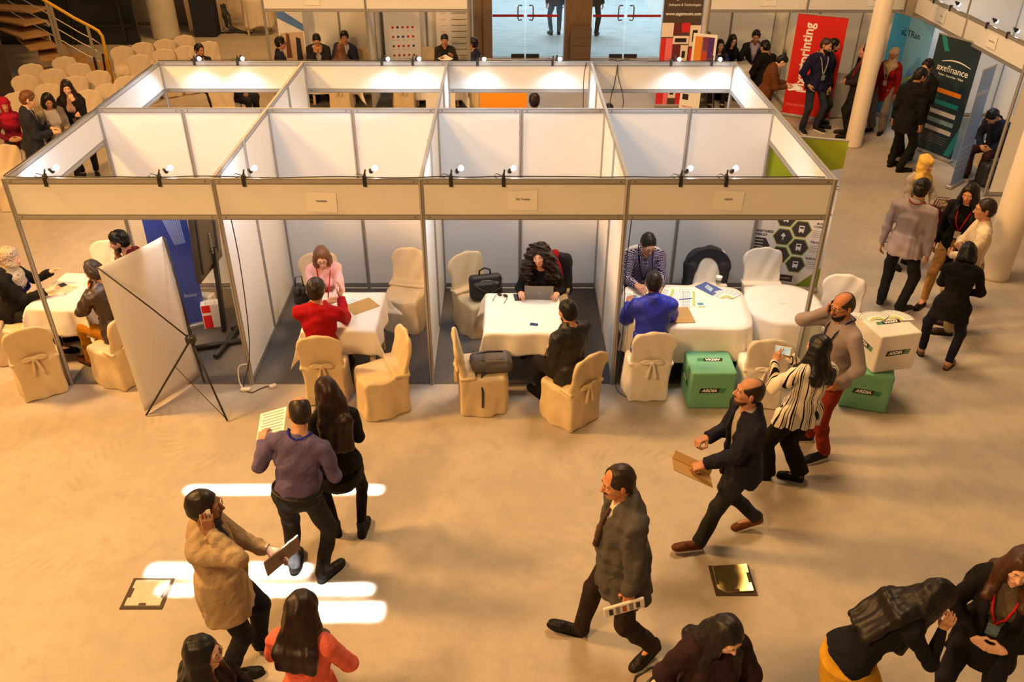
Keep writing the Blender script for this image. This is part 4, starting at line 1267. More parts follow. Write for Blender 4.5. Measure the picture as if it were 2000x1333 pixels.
chair(CH1, -1.14, -.13, 94, 'cream covered chair under the man in the red jacket')
chair(CH1, -.53, -.43, 203, 'empty cream chair turned sideways right of the red jacket visitor')
chair(CH1, -.42, 1.30, 258, 'empty cream chair against the back wall of the red jacket booth')
chair(CH1, -1.42, 1.18, 282, 'cream covered chair behind the woman in the pink shirt')
chair(CH1, .50, 1.22, 302, 'cream covered chair with the black laptop bag on it')
chair(CH1, .62, -.37, 6, 'cream covered chair with the grey backpack on its seat')
chair(CH1, 1.50, -.56, 131, 'cream covered chair with a bow under the man in the black jacket')
chair(CH1, 1.36, 1.16, 262, 'covered chair draped with a black coat behind the curly haired woman')
chair(CH3, 2.40, -.06, 92, 'white covered chair with a bow under the man in the blue jacket')
chair(CH3, 3.63, -.20, 86, 'white covered chair between the green cube and the woman taking a photo')
chair(CH3, 3.36, 1.28, 270, 'white covered chair with a black jacket over its back')
chair(CH3, 4.05, 1.30, 268, 'white covered chair in front of the hexagon banner')
chair(CH3, 4.74, .60, 250, 'white covered chair behind the bearded man on the phone')
chair(CH3, 2.55, 1.38, 268, 'white covered chair under the man in the checked shirt')
aud = [(58, -9.14, 10.29), (1, -8.87, 9.43), (2, -8.44, 8.23), (3, -8.70, 10.88), (4, -8.17, 10.34), (5, -8.52, 9.90), (6, -8.12, 8.82), (7, -7.53, 9.78), (8, -7.83, 9.36),
       (9, -6.96, 8.82), (10, -7.16, 8.40), (11, -7.81, 11.79), (12, -7.48, 12.17), (13, -7.17, 11.07), (14, -6.79, 9.37), (15, -7.08, 12.47), (16, -6.75, 12.87), (17, -6.79, 11.56), (18, -6.40, 11.84), (19, -6.01, 12.27), (20, -7.25, 5.33)]
where = ['cream audience chair at the left end of its row beside the dark column', 'cream audience chair second from the dark column, left side', 'cream audience chair behind the man in the navy blazer',
         'cream audience chair right under the stair treads', 'cream audience chair second along the row under the stair', 'cream audience chair third along the row nearest the dark column', 'cream audience chair just behind the woman with straight black hair',
         'cream audience chair below the foot of the yellow handrail', 'cream audience chair directly above the long haired woman in black', 'cream audience chair touching the booth corner, upper one', 'cream audience chair right of the long haired woman in black',
         'cream audience chair right of the yellow handrail, left of its pair', 'cream audience chair in front of the dark glazing', 'cream audience chair between the handrail and the booth corner', 'low cream audience chair peeking over the left booth rail',
         'cream audience chair at the foot of the grey column', 'cream audience chair below the navy wrapped pillar', 'cream audience chair half hidden by the booth rail near the grey column', 'cream audience chair left of the seated dark haired man', 'cream audience chair behind the seated dark haired man at the far left',
         'cream audience chair at the left frame edge below the man in the blazer']
for (n, x, y), lb in zip(aud, where):
    a = R(292)
    chair(CH2, x+.30*math.cos(a), y+.30*math.sin(a), 292, lb, 'audience chairs in rows')
chair(CH2, -4.72, 9.0, 90, 'cream chair seen through the gap under the far left rear fascia', 'chairs seen through the rear booths')
chair(CH1, -2.70, 10.35, 92, 'cream covered chair of the brown haired woman at the far booth', 'chairs seen through the rear booths')
chair(CH1, -1.35, 10.4, 92, 'cream covered chair left of the white counter panel at the far booth', 'chairs seen through the rear booths')
chair(CH1, .25, 10.5, 150, 'cream covered chair at the far booth right of the counter panel', 'chairs seen through the rear booths')
chair(CH1, 1.62, 6.3, 90, 'pale covered chair seen under the rear fascia behind the laptop booth', 'chairs seen through the rear booths')
chair(CH1, -2.35, 11.45, 270, 'cream covered chair behind the man in the navy suit', 'chairs seen through the rear booths')
chair(CH1, -1.0, 11.5, 270, 'empty cream chair in front of the partner logos poster', 'chairs seen through the rear booths')
chair(CH1, 9.6, 6.75, 200, 'covered chair behind the leaning banner at the right side booth', 'chairs in the far booths')
# ---- tables
CLOTH = mat('white_tablecloth', (.80, .755, .69), .75, noise=.03, scale=6, bump=.15, bscale=14, spec=.2)
def table(x, y, w, d, rz, drop, label, clabel, z=.75, corner=0, seed=0, legs=True, group='tables in the booths', clothmat=None):
    """rectangular (corner=0) or rounded (corner=superellipse power) table under a loose cloth"""
    r = empty('table', (x, y, 0), R(rz), label, 'table', group)
    if corner: MB().prism([(w/2*.97*math.copysign(abs(math.cos(t))**(2/corner), math.cos(t)), d/2*.97*math.copysign(abs(math.sin(t))**(2/corner), math.sin(t))) for t in [2*math.pi*i/48 for i in range(48)]], z-.04, z-.008).build('tabletop', WOODP, r)
    else: MB().box((0, 0, z-.028), (w, d, .04), bev=.005).build('tabletop', WOODP, r)
    if legs:
        for sx in (-1, 1):
            for sy in (-1, 1): MB().box((sx*(w/2*(.9 if not corner else .70)-.02), sy*(d/2*(.9 if not corner else .70)-.02), (z-.048)/2), (.055, .055, z-.048), bev=.006).build('leg', WOODP, r)
    rg = random.Random(seed)
    vs = []; fs = []
    if corner:
        nt_, nr = 120, 16
        ph = [rg.random()*6 for _ in range(3)]
        for j in range(nr+10):
            for i in range(nt_):
                t = 2*math.pi*i/nt_
                ox = w/2*math.copysign(abs(math.cos(t))**(2/corner), math.cos(t)); oy = d/2*math.copysign(abs(math.sin(t))**(2/corner), math.sin(t))
                if j < 8: k = j/7.0; vs.append((ox*k, oy*k, z+.004+.002*math.sin(9*ox*k+ph[0])*math.sin(8*oy*k)))
                else:
                    q = (j-7)/(nr+2)
                    amp = q*.035
                    rr = 1+.02*min(1, q*6)+amp*(math.sin(11*t+ph[0])+.6*math.sin(19*t+ph[1]))*1.1+.05*q
                    dd = drop*(1+.06*math.sin(4*t+ph[2]))
                    vs.append((ox*rr, oy*rr, max(.012, z+.004-.012*min(1, q*8)-q*dd)))
        for j in range(nr+9):
            for i in range(nt_): fs.append((j*nt_+i, j*nt_+(i+1) % nt_, (j+1)*nt_+(i+1) % nt_, (j+1)*nt_+i))
    else:
        n = 56
        hw, hd_ = w/2+.006, d/2+.006
        for j in range(n+1):
            for i in range(n+1):
                u = (i/n*2-1)*(hw+drop); v = (j/n*2-1)*(hd_+drop)
                ex = max(0, abs(u)-hw); ey = max(0, abs(v)-hd_)
                sx, sy = math.copysign(1, u), math.copysign(1, v)
                fold = .018*math.sin(u*17+seed)*min(1, ey*5)+.018*math.sin(v*15+seed*2)*min(1, ex*5)
                mn = min(ex, ey)
                X = sx*(min(abs(u), hw)+.010*(ex > 0)+.05*ex+.42*mn+(fold if ex > ey else 0))
                Y = sy*(min(abs(v), hd_)+.010*(ey > 0)+.05*ey+.42*mn+(fold if ey >= ex else 0))
                zz = z+.004-max(ex, ey)-.38*mn
                vs.append((X, Y, max(.02, zz)+.0015*math.sin(u*13)*math.sin(v*11)))
        for j in range(n):
            for i in range(n):
                a = j*(n+1)+i; fs.append((a, a+1, a+n+2, a+n+1))
    o = MB().add(vs, fs, True).build('tablecloth', clothmat or CLOTH)
    sm = o.modifiers.new('thickness', 'SOLIDIFY'); sm.thickness = .003; sm.offset = 1
    o.location = (x, y, 0); o.rotation_euler = (0, 0, R(rz))
    tag(o, clabel, 'tablecloth', 'tablecloths')
    return r
table(-4.22, .83, .66, .84, -6, .34, 'square table under the cloth in the leftmost booth', 'tablecloth at the leftmost booth between the headscarf woman and the leather jacket man', seed=1)
table(-.98, .37, .78, .84, 0, .30, 'square table between the pink shirt woman and the red jacket visitor', 'white tablecloth with papers and a brown envelope on it', seed=2)
table(1.03, .33, .82, .86, 0, .28, 'square pale-legged table carrying the laptop', 'white tablecloth under the laptop and sunglasses', seed=3)
table(2.90, .48, 1.40, .98, -3, .40, 'long table covered with leaflets in the rightmost front booth', 'long white tablecloth strewn with leaflets', corner=6, seed=4)
table(4.03, .54, .86, .92, 0, .72, 'round empty table at the right end of the booths', 'floor length white cloth of the empty round table', corner=2.4, seed=5)
table(5.70, 11.0, .9, .8, 0, .3, 'table of the seated group right of the glass doors', 'white cloth on the table of the seated group right of the doors', seed=6, group='far tables')
table(-2.9, 10.85, 1.0, .7, 0, .5, 'table of the suited men in the far left booth', 'white cloth on the table of the suited men', seed=7, group='far tables')
table(-.65, 10.7, 1.0, .6, 0, .6, 'table of the woman reading in the far booth', 'white cloth on the table of the woman reading', seed=8, group='far tables')
table(7.62, 10.0, .9, .75, 10, .7, 'grey draped counter beside the red banner', 'grey cloth of the counter beside the red banner', corner=3, seed=9, group='far tables', clothmat=mat('grey_tablecloth', (.36, .33, .30), .8))
table(-6.15, 17.3, .8, .8, 0, .72, 'round cocktail table by the back wall carrying a plant', 'pleated floor length cloth on the cocktail table', z=.95, corner=2, seed=10, group='far tables', clothmat=mat('cream_pleats', (.66, .56, .44), .8))
# narrow leaflet table with wooden leg at the left of the leaflet table is part of the same top; plant on the cocktail table
pl = empty('potted_plant', (-6.15, 17.25, .96), 0, 'small potted plant on the cocktail table by the back wall', 'plant')
MB().lathe([(.07, 0), (.09, .12), (.095, .16), (.08, .16)], 14).build('pot', mat('clay_pot', (.30, .20, .12), .6), pl)
lv = MB(); rg = random.Random(5)
for i in range(34):
    a = rg.random()*6.28; t = rg.uniform(.1, .24); zt = rg.uniform(.22, .52)
    p = Vector((math.cos(a)*t, math.sin(a)*t, zt)); dd = Vector((math.cos(a), math.sin(a), .6)).normalized(); sd = Vector((-math.sin(a), math.cos(a), 0))
    lv.add([p-dd*.05, p+sd*.03, p+dd*.07, p-sd*.03, p+Vector((0, 0, .008))], [(0, 1, 4), (1, 2, 4), (2, 3, 4), (3, 0, 4)])
lv.build('foliage', mat('leaf_green', (.06, .10, .025), .5, noise=.2), pl)
# ---- cubes with logos
GRN = mat('green_foam', (.15, .40, .24), .75, noise=.05, scale=8)
WCU = mat('white_foam', (.74, .70, .66), .7, noise=.02)
LGN = mat('logo_green', (.03, .22, .10), .6, noise=0)
WTXT = mat('white_print', (.85, .84, .82), .6, noise=0)
BTXT = mat('black_print', (.012, .012, .014), .55, noise=0)
def logo(par, c, xd, yd, s=.27):
    """black slanted plate with white ARDIA and a green grid square"""
    M = plane_M(c, xd, yd)
    q = MB(); h = s*.115; sl = s*.06
    q.prism([(-s/2-sl*.5, -h), (s*.27-sl*.5, -h), (s*.27+sl*.5, h), (-s/2+sl*.5, h)], .0005, .0015)
    q.v = [tuple(M @ Vector(v)) for v in q.v]
    pl_ = q.build('logo_plate', BTXT, par)
    text('lettering', 'ARDIA', s*.20, WTXT, M @ Matrix.Translation((-s*.115, 0, .0025)), pl_, bold=.002, shear=.2)
    g = MB()
    for i in range(3):
        for j in range(3):
            x0 = s*.27+s*.085*i+sl*(j-1)*.33; y0 = -h+j*2*h/3
            g.prism([(x0+.002, y0+.002), (x0+s*.078, y0+.002), (x0+s*.078, y0+2*h/3-.002), (x0+.002, y0+2*h/3-.002)], .0005, .0015)
    g.v = [tuple(M @ Vector(v)) for v in g.v]
    g.build('logo_grid', LGN, par)
def cube(x, y, z, rz, m, label, w=.49, h=.47, faces=('front', 'top', 'left')):
    r = empty('display_cube', (x, y, z), R(rz), label, 'display cube', 'company display cubes')
    b = F(.012); b.box((0, 0, h/2), (w/2, w/2, h/2), rad=.016)
    b.build('foam_block', m, r)
    if 'front' in faces: logo(r, (0, -w/2-.001, h*.52), (1, 0, 0), (0, 0, 1))
    if 'left' in faces: logo(r, (-w/2-.001, 0, h*.52), (0, -1, 0), (0, 0, 1))
    if 'right' in faces: logo(r, (w/2+.001, 0, h*.52), (0, 1, 0), (0, 0, 1))
    if 'top' in faces: logo(r, (0, .02, h+.001), (-1, 0, 0), (0, -1, 0))
    return r
cube(3.07, -.23, 0, 0, GRN, 'green foam cube with company logos in front of the leaflet table')
cube(4.80, -.27, 0, -17, GRN, 'green foam cube at the bottom of the stack by the bearded man', faces=('front', 'left'))
cube(4.93, -.20, .47, 12.5, WCU, 'white foam cube with leaflets on top, stacked on the green one', w=.48, h=.46, faces=('front', 'left', 'top'))
# leaflets
LIME = mat('lime_print', (.42, .50, .03), .6, noise=0)
GREYP = mat('grey_print', (.25, .25, .28), .7, noise=0)
SKYP = mat('sky_print', (.12, .28, .42), .6, noise=0)
DBLUE = mat('deep_blue_print', (.02, .03, .16), .5, noise=0)
def leaflet(x, y, z, rz, label, group, w=.10, d=.21, style=0):
    r = empty('leaflet', (x, y, z), R(rz), label, 'leaflet', group)
    MB().box((0, 0, .0008), (w, d, .0014)).build('sheet', PAPER, r)
    MB().box((0, -d*.40, .0018), (w*.98, d*.16, .0006)).build('lime_band', LIME, r)
    if style == 0:
        MB().box((0, d*.42, .0018), (w*.9, d*.06, .0006)).build('dark_band', GREYP, r)
        for i in range(3): MB().box((-.006, d*(.25-.14*i), .0018), (w*.65, .008, .0005)).build('printed_line', GREYP, r)
    else:
        MB().box((0, d*.1, .0018), (w*.8, d*.45, .0006)).build('picture', SKYP, r)
    return r
for i in range(9):
    t = R(150-13*i)
    leaflet(4.86+.13*math.cos(t)-.04, -.16+.11*math.sin(t), .932+.0016*i, 150-13*i-90, 'lime edged leaflet in the left fan on the white cube', 'leaflets fanned on the white cube', .07, .16)
for i in range(9):
    t = R(120-14*i)
    leaflet(5.02+.11*math.cos(t), -.09+.13*math.sin(t)-.06, .934+.0016*i, 120-14*i-90, 'lime edged leaflet in the right fan on the white cube', 'leaflets fanned on the white cube', .07, .16)
rg = random.Random(11)
for k in range(5):
    for i in range(2):
        leaflet(2.29+.13*i, .14+.15*k+.02*i, .756+.002*i, 90+rg.uniform(-6, 6), 'lime edged leaflet laid out at the left end of the leaflet table', 'leaflets at the left end of the leaflet table', .09, .13)
for i in range(6):
    t = R(130-18*i)
    leaflet(3.40+.12*math.cos(t), .62+.13*math.sin(t), .757+.0016*i, 130-18*i-90, 'lime edged leaflet in the curved fan near the paper cup', 'leaflets fanned near the paper cup', .08, .17)
for i in range(5):
    leaflet(2.93+.012*i, .50+.065*i, .757+.0016*i, 96, 'leaflet in the straight stack left of the paper cup', 'leaflets stacked left of the paper cup', .07, .15)
for i in range(5):
    leaflet(2.66+.02*i, .62+.05*i, .757+.0016*i, 70+4*i, 'lime edged leaflet beside the hands of the checked shirt man', 'leaflets beside the checked shirt man', .07, .15)
leaflet(3.07, .50, .757, 4, 'small card with a sky picture between the leaflet fans', 'picture cards on the leaflet table', .085, .13, 1)
leaflet(2.72, .47, .757, -15, 'small card with a sky picture above the brown envelope', 'picture cards on the leaflet table', .085, .12, 1)
leaflet(2.34, .66, .766, 30, 'small card with a sky picture by the blue jacket sleeve', 'picture cards on the leaflet table', .085, .12, 1)
def sheet(name, x, y, z, rz, w, d, m, label, cat, lines=0, tilt=0, group=None, lm=None):
    r = empty(name, (x, y, z), R(rz), label, cat, group)
    if tilt: r.rotation_euler = (R(tilt), 0, R(rz))
    MB().box((0, 0, .001), (w, d, .002)).build('sheet', m, r)
    for i in range(lines):
        MB().box((-w*.06*(i % 3), d*(.38-.78*i/max(1, lines-1)), .0023), (w*.75, .006, .0006)).build('printed_line', lm or GREYP, r)
    return r
BLU = mat('blue_print', (.06, .10, .32), .5, noise=.2, scale=10)
sheet('paper_sheet', 2.96, .74, .757, -3, .22, .30, PAPER, 'white paper sheet beside the blue brochure', 'paper', 6)
br = sheet('brochure', 3.24, .88, .757, 38, .20, .27, BLU, 'dark blue brochure lying near the paper cup', 'brochure')
MB().prism([(-.05, -.07), (.04, -.03), (.06, .08), (-.02, .05)], .0021, .0026).build('picture', mat('pale_blue_print', (.35, .50, .65), .5, noise=.3, scale=12), br)
KRAFT = mat('kraft_paper', (.46, .27, .09), .7, noise=.06, scale=9)
sheet('envelope', 2.80, .26, .760, 4, .25, .34, KRAFT, 'brown envelope on the leaflet table beside the blue jacket', 'envelope')
sheet('envelope', -.80, .46, .760, -52, .25, .33, KRAFT, 'brown envelope on the white table by the gesturing hands', 'envelope')
for i, (x, y, a, lb) in enumerate(((-1.08, .56, 30, 'printed sheet nearest the pink shirt woman'), (-.95, .50, -40, 'printed sheet half under the brown envelope'), (-1.06, .38, 10, 'printed sheet in front of the red jacket visitor'))):
    sheet('paper_sheet', x, y, .757+.0022*i, a, .21, .29, PAPER, lb, 'paper', 7, group='printed sheets on the white table', lm=SKYP if i == 1 else None)
cp = empty('paper_cup', (3.37, .99, .757), 0, 'white paper cup on the leaflet table', 'cup')
MB().lathe([(.028, 0), (.038, .10), (.040, .102), (.036, .10), (.027, .01)], 18).build('cup_body', PAPER, cp)
mk = MB()
for i in range(5):
    a = R(190+32*i); mk.box((.0345*math.cos(a), .0345*math.sin(a), .05), (.010, .003, .03), Matrix.Rotation(a+math.pi/2, 3, 'Z'))
mk.build('printed_figures', BTXT, cp)
pn = MB().tube([(2.84, .60, .766), (2.99, .63, .766)], .005, 8)
tag(pn.build('pen', mat('blue_pen', (.03, .06, .35), .35)), 'blue pen below the white sheet on the leaflet table', 'pen')
# laptop etc
lp = empty('laptop', (1.22, .62, .757), R(-2), 'grey laptop open on the white table, its lid towards us', 'laptop')
MB().box((0, .12, .009), (.33, .23, .016), bev=.004).build('keyboard_base', mat('laptop_black', (.03, .03, .032), .4), lp)
ld = MB().box((0, -.035, .105), (.33, .010, .215), Matrix.Rotation(R(16), 3, 'X'), bev=.003).build('screen_lid', mat('laptop_grey', (.20, .185, .17), .35, metal=.4), lp)
MB().lathe([(.0001, 0), (.012, 0), (.012, .001)], 16, (0, -.042, .11), Matrix.Rotation(R(106), 3, 'X')).build('emblem', mat('emblem_grey', (.35, .33, .3), .3, metal=.6), ld)
sp_ = empty('tablet_phone', (.97, .66, .757), R(8), 'black phone lying left of the laptop', 'phone')
MB().box((0, 0, .005), (.075, .15, .009), bev=.003).build('phone_body', BLACK, sp_)
MB().box((0, 0, .0100), (.068, .13, .0006)).build('screen', mat('dark_screen', (.02, .022, .03), .1), sp_)
sg_ = empty('sunglasses', (.80, .68, .757), R(160), 'dark sunglasses lying open on the laptop table', 'sunglasses')
for s_ in (-1, 1):
    MB().ball((s_*.035, 0, .022), (.030, .006, .022), 12).build('lens', BLACK, sg_)
    MB().tube([(s_*.066, 0, .03), (s_*.075, .07, .015), (s_*.07, .14, .006)], .0035, 6).build('temple', BLACK, sg_)
MB().tube([(-.008, 0, .028), (.008, 0, .028)], .003, 6).build('bridge', BLACK, sg_)
sheet('business_card', 1.15, .06, .758, -14, .09, .055, DBLUE, 'dark blue card on the laptop table', 'card', 0)
tp = empty('phone', (-4.44, .92, .760), R(-38), 'black phone on the patterned paper of the far left table', 'phone')
MB().box((0, 0, .006), (.08, .16, .010), bev=.003).build('phone_body', BLACK, tp)
sheet('patterned_sheet', -4.42, .86, .756, -20, .36, .26, mat('patterned_paper', (.55, .42, .30), .7, noise=.5, scale=40), 'brown patterned sheet on the far left table', 'paper')
# bags
def sdfthing(name, label, cat, parts, loc, rz=0):
    r = empty(name, loc, R(rz), label, cat)
    for nm, m, fn, h in parts:
        f = F(h); fn(f); f.build(nm, m, r)
    return r
BAGB = mat('black_nylon', (.014, .014, .017), .5, noise=.1, bump=.2, bscale=40)
lb_ = sdfthing('laptop_bag', 'black laptop bag standing on the cream chair', 'bag', [
    ('bag_body', BAGB, lambda f: f.box((0, 0, .17), (.20, .07, .15), rad=.05).box((0, -.07, .13), (.16, .035, .10), rad=.03, k=.02), .008)], (.60, 1.12, .47), 12)
lb_.rotation_euler = (R(-14), 0, R(12))
MB().tube([(-.07, 0, .31), (-.065, 0, .37), (0, 0, .40), (.065, 0, .37), (.07, 0, .31)], .012, 8).build('handle', BAGB, lb_)
MB().tube([(-.1, -.11, .24), (-.05, -.12, .27), (.06, -.12, .26), (.12, -.11, .20)], .008, 6).build('zip', mat('bag_shine', (.16, .16, .17), .25, metal=.5), lb_)
MB().tube([(-.19, -.03, .25), (-.1, -.13, .18), (.02, -.14, .1), (.16, -.12, .16), (.2, -.02, .26)], .009, 6).build('strap', BAGB, lb_)
bp_ = sdfthing('backpack', 'grey backpack lying on the cream chair seat', 'bag', [
    ('bag_body', mat('grey_nylon', (.085, .075, .08), .6, noise=.1, bump=.2, bscale=40), lambda f: f.box((0, 0, .07), (.22, .15, .07), rad=.06).box((.05, -.04, .13), (.13, .09, .025), rad=.02, k=.02).noise(.008, 30, 4), .008)], (.68, -.36, .475), 8)
for s_ in (-1, 1): MB().tube([(-.15, s_*.07, .13), (-.02, s_*.09, .15), (.14, s_*.08, .14)], .008, 6).build('zip', BAGB, bp_)
MB().tube([(-.1, -.16, .06), (-.13, -.20, -.02), (-.12, -.265, -.14), (-.125, -.27, -.33)], .011, 6).build('strap', BAGB, bp_)
bg_ = sdfthing('coat', 'black coat hanging over the chair of the curly haired woman', 'coat', [
    ('coat_body', mat('black_wool', (.012, .011, .012), .9, noise=.1), lambda f: f.box((0, 0, .72), (.26, .075, .22), rotx(R(11)), rad=.06).cap((.22, .0, .80), (.30, .06, .35), .06, .05, k=.03).cap((-.22, 0, .80), (-.24, .02, .45), .05, .05, k=.03).noise(.010, 30, 2), .011)], (1.385, 1.45, 0), 172)
MB().tube([(-.06, .12, .93), (-.10, .12, .82), (-.14, .14, .66)], [.045, .05, .05], 8).build('scarf', cloth((.55, .05, .08), rough=.9), bg_)
MB().tube([(-.06, .02, .97), (-.06, .12, .93)], [.05, .045], 8).build('scarf', cloth((.55, .05, .08), rough=.9), bg_)
sdfthing('jacket', 'black suit jacket hung over the white chair back', 'jacket', [
    ('jacket_body', mat('navy_wool', (.014, .015, .022), .85, noise=.1), lambda f: f.ecyl((0, .05, .72), (0, -.05, .72), (.275, .24), (.275, .24), rotx(R(90)), k=.02).box((0, 0, .56), (.285, .07, .20), rad=.05, k=.05).ecyl((0, -.25, .60), (0, .02, .64), (.155, .20), (.14, .19), rotx(R(90)), k=.02, op='s').box((0, -.13, .38), (.15, .15, .12), k=.02, op='s').cap((-.19, -.07, .72), (-.24, -.14, .45), .05, .04, k=.03).cap((.19, -.07, .72), (.22, -.10, .45), .05, .04, k=.03).noise(.008, 30, 2), .011)], (3.36, 1.58, 0), 0)
# ---- X banner seen from behind, monitor on stand, paper bags
xb = empty('x_banner', (-2.87, -.20, 0), 0, 'white X-frame banner seen from behind, standing before the leftmost booth', 'banner')
BL, BR = Vector((-3.06, -.57, 0)), Vector((-2.67, .15, 0))
u = (BR-BL).normalized(); nrm_ = Vector((u.y, -u.x, 0))
o3 = xb.location
vs = []; fs = []
for j in range(21):
    for i in range(13):
        a, bb = i/12, j/20
        p = BL.lerp(BR, a)+Vector((0, 0, .04+1.72*bb))-nrm_*(.10*bb)+nrm_*(.05*math.sin(math.pi*a)*(.4+.6*math.sin(math.pi*bb)))
        vs.append(p-o3)
for j in range(20):
    for i in range(12):
        a = j*13+i; fs.append((a, a+1, a+14, a+13))
bs = MB().add(vs, fs, True).build('banner_sheet', mat('banner_back', (.74, .70, .66), .35, noise=.02), xb)
sm = bs.modifiers.new('thickness', 'SOLIDIFY'); sm.thickness = .002
hub = Vector((-2.44, -.44, .88))-o3
MB().ball(hub, (.05, .05, .05), 10).box(hub, (.10, .07, .085), bev=.012).build('hub', BLACK, xb)
for p in ((-3.04, -.60, .015), (-2.14, -.70, .015), (-2.60, .02, .015)): MB().tube([hub, Vector(p)-o3], .011, 8).build('leg', BLACK, xb)
for p in (BL-nrm_*.10+Vector((0, 0, 1.76)), BR-nrm_*.10+Vector((0, 0, 1.76))): MB().tube([hub, hub.lerp(p-o3, .5)+nrm_*.03, p-o3], .008, 8).build('arm', BLACK, xb)
MB().tube([BR-nrm_*.09+Vector((0, 0, 1.74))-o3+nrm_*.02, BR+Vector((0, 0, .06))-o3+nrm_*.02], .007, 6).build('edge_rod', BLACK, xb)
MB().tube([hub.lerp(Vector((-3.04, -.60, .015))-o3, .35), Vector((-2.14, -.70, .03))-o3], .004, 5).build('strut', BLACK, xb)
tv = empty('monitor_stand', (-2.62, 1.01, 0), 0, 'large black monitor on a wheeled stand, back turned to us', 'monitor')
Mv = Matrix.Rotation(R(86), 3, 'Z') @ Matrix.Rotation(R(4), 3, 'X')
MB().box((.0, .0, 1.42), (.72, .06, .98), Mv, bev=.02).box(Vector((0, 0, 1.42))+Mv @ Vector((0, -.035, 0)), (.58, .03, .80), Mv, bev=.012).build('screen_back', mat('monitor_black', (.028, .024, .022), .35, noise=.05), tv)
pp = MB()
for i in range(7): pp.box(Vector((0, 0, 1.18+.04*i))+Mv @ Vector((-.02, -.055, 0)), (.022, .012, .022), Mv)
pp.build('port', mat('port_grey', (.35, .33, .32), .4, metal=.5), tv)
MB().box(Vector((.0, 0, 1.5))+Mv @ Vector((.20, -.06, 0)), (.07, .03, .80), Mv, bev=.005).build('bracket', mat('bracket_grey', (.16, .15, .15), .4, metal=.5), tv)
MB().box(Vector((0, 0, .62))+Mv @ Vector((.06, .0, 0)), (.07, .05, 1.15), Mv, bev=.008).build('column', BLACK, tv)
for a, b in (((.12, .15, .05), (.02, -.52, .05)), ((-.28, -.33, .05), (.34, -.12, .05)), ((.05, .1, .05), (.26, .3, .05))): MB().tube([a, b], .033, 8).build('foot', BLACK, tv)
bgr = mat('bag_red', (.72, .015, .02), .5, noise=0)
for x, y, a, lb in ((-2.84, 1.28, 15, 'front white and red paper bag beside the monitor stand'), (-2.98, 1.48, -10, 'rear white and red paper bag behind the monitor stand')):
    r = empty('paper_bag', (x, y, .006), R(a), lb, 'bag', 'white and red paper bags')
    MB().box((0, 0, .17), (.24, .13, .34), bev=.006).build('bag_body', PAPER, r)
    MB().box((-.06, -.067, .10), (.10, .003, .18)).box((-.06, -.067, .28), (.10, .003, .10)).build('red_print', bgr, r)
    MB().tube([(-.06, -.05, .34), (-.05, -.05, .40), (.05, -.05, .40), (.06, -.05, .34)], .004, 6).build('handle', PAPER, r)
# ---- roll-up banners
class Banner:
    def __init__(s, name, p0, p1, h, m, label, z0=.06, base=True, lean=0, backpole=True):
        p0, p1 = Vector((*p0, 0)), Vector((*p1, 0))
        s.w = (p1-p0).length; s.h = h
        ang = math.atan2(p1.y-p0.y, p1.x-p0.x)
        s.r = empty(name, (p0+p1)/2, ang, label, 'banner')
        s.r.rotation_euler = (R(-lean), 0, ang)
        s.r.rotation_mode = 'XYZ'
        MB().box((0, 0, z0+h/2), (s.w, .004, h)).build('banner_sheet', m, s.r)
        if base:
            MB().box((0, .01, .035), (s.w+.03, .11, .06), bev=.012).build('base', ALU, s.r)
            MB().box((0, 0, z0+h), (s.w+.01, .022, .028), bev=.005).build('top_rail', ALU, s.r)
        if backpole: MB().tube([(0, .03, .05), (0, .012, z0+h)], .009, 8).build('support_pole', ALU, s.r)
        s.z0 = z0; s.k = 0
    def poly(s, pts, m, nm='printed_shape', lay=1):
        """pts in 0..1 (left..right, bottom..top)"""
        q = MB(); s.k += 1
        P2 = [((x-.5)*s.w, y*s.h+s.z0) for x, y in pts]
        ar = sum(P2[i][0]*P2[(i+1) % len(P2)][1]-P2[(i+1) % len(P2)][0]*P2[i][1] for i in range(len(P2)))
        if ar < 0: P2 = P2[::-1]
        n = len(P2); y0 = -.0022; y1 = -.0022-.0006*lay-.00002*(s.k % 20)
        q.add([(x, y0, z) for x, z in P2]+[(x, y1, z) for x, z in P2], [tuple(reversed(range(n))), tuple(n+i for i in range(n))]+[(i, (i+1) % n, n+(i+1) % n, n+i) for i in range(n)])
        q.f = [tuple(reversed(f)) for f in q.f]
        return q.build(nm, m, s.r)
    def rect(s, x0, y0, x1, y1, m, nm='printed_block', lay=1): return s.poly([(x0, y0), (x1, y0), (x1, y1), (x0, y1)], m, nm, lay)
    def disc(s, x, y, r, m, nm='printed_disc', lay=1, n=18): return s.poly([(x+r/s.w*math.cos(2*math.pi*i/n), y+r/s.h*math.sin(2*math.pi*i/n)) for i in range(n)], m, nm, lay)
    def text(s, x, y, body, size, m, align='CENTER', rot=0, bold=.0005, sx=1, lay=2, nm='lettering'):
        M = plane_M(((x-.5)*s.w, -.0026-.0006*lay, y*s.h+s.z0), (1, 0, 0), (0, 0, 1)) @ Matrix.Rotation(R(rot), 4, 'Z')
        return text(nm, body, size, m, M, s.r, align, bold, 0, sx)
WSH = mat('banner_white', (.78, .75, .74), .55, noise=.01)
def pm(r, g, b, n=None): return mat(n or 'print_%02x%02x%02x' % (int(r*255), int(g*255), int(b*255)), s2l((r, g, b)), .5, noise=0)
# red banner
B = Banner('roll_up_banner', (6.64, 9.85), (7.50, 9.42), 2.0, pm(.80, .10, .08), 'tall red roll-up banner with pixartprinting written upwards')
B.text(.27, .575, 'pixartprinting', .27, WTXT, rot=90, bold=.006, sx=.93)
B.text(.30, .10, 'pixartprinting', .085, pm(.95, .45, .42), bold=.001)
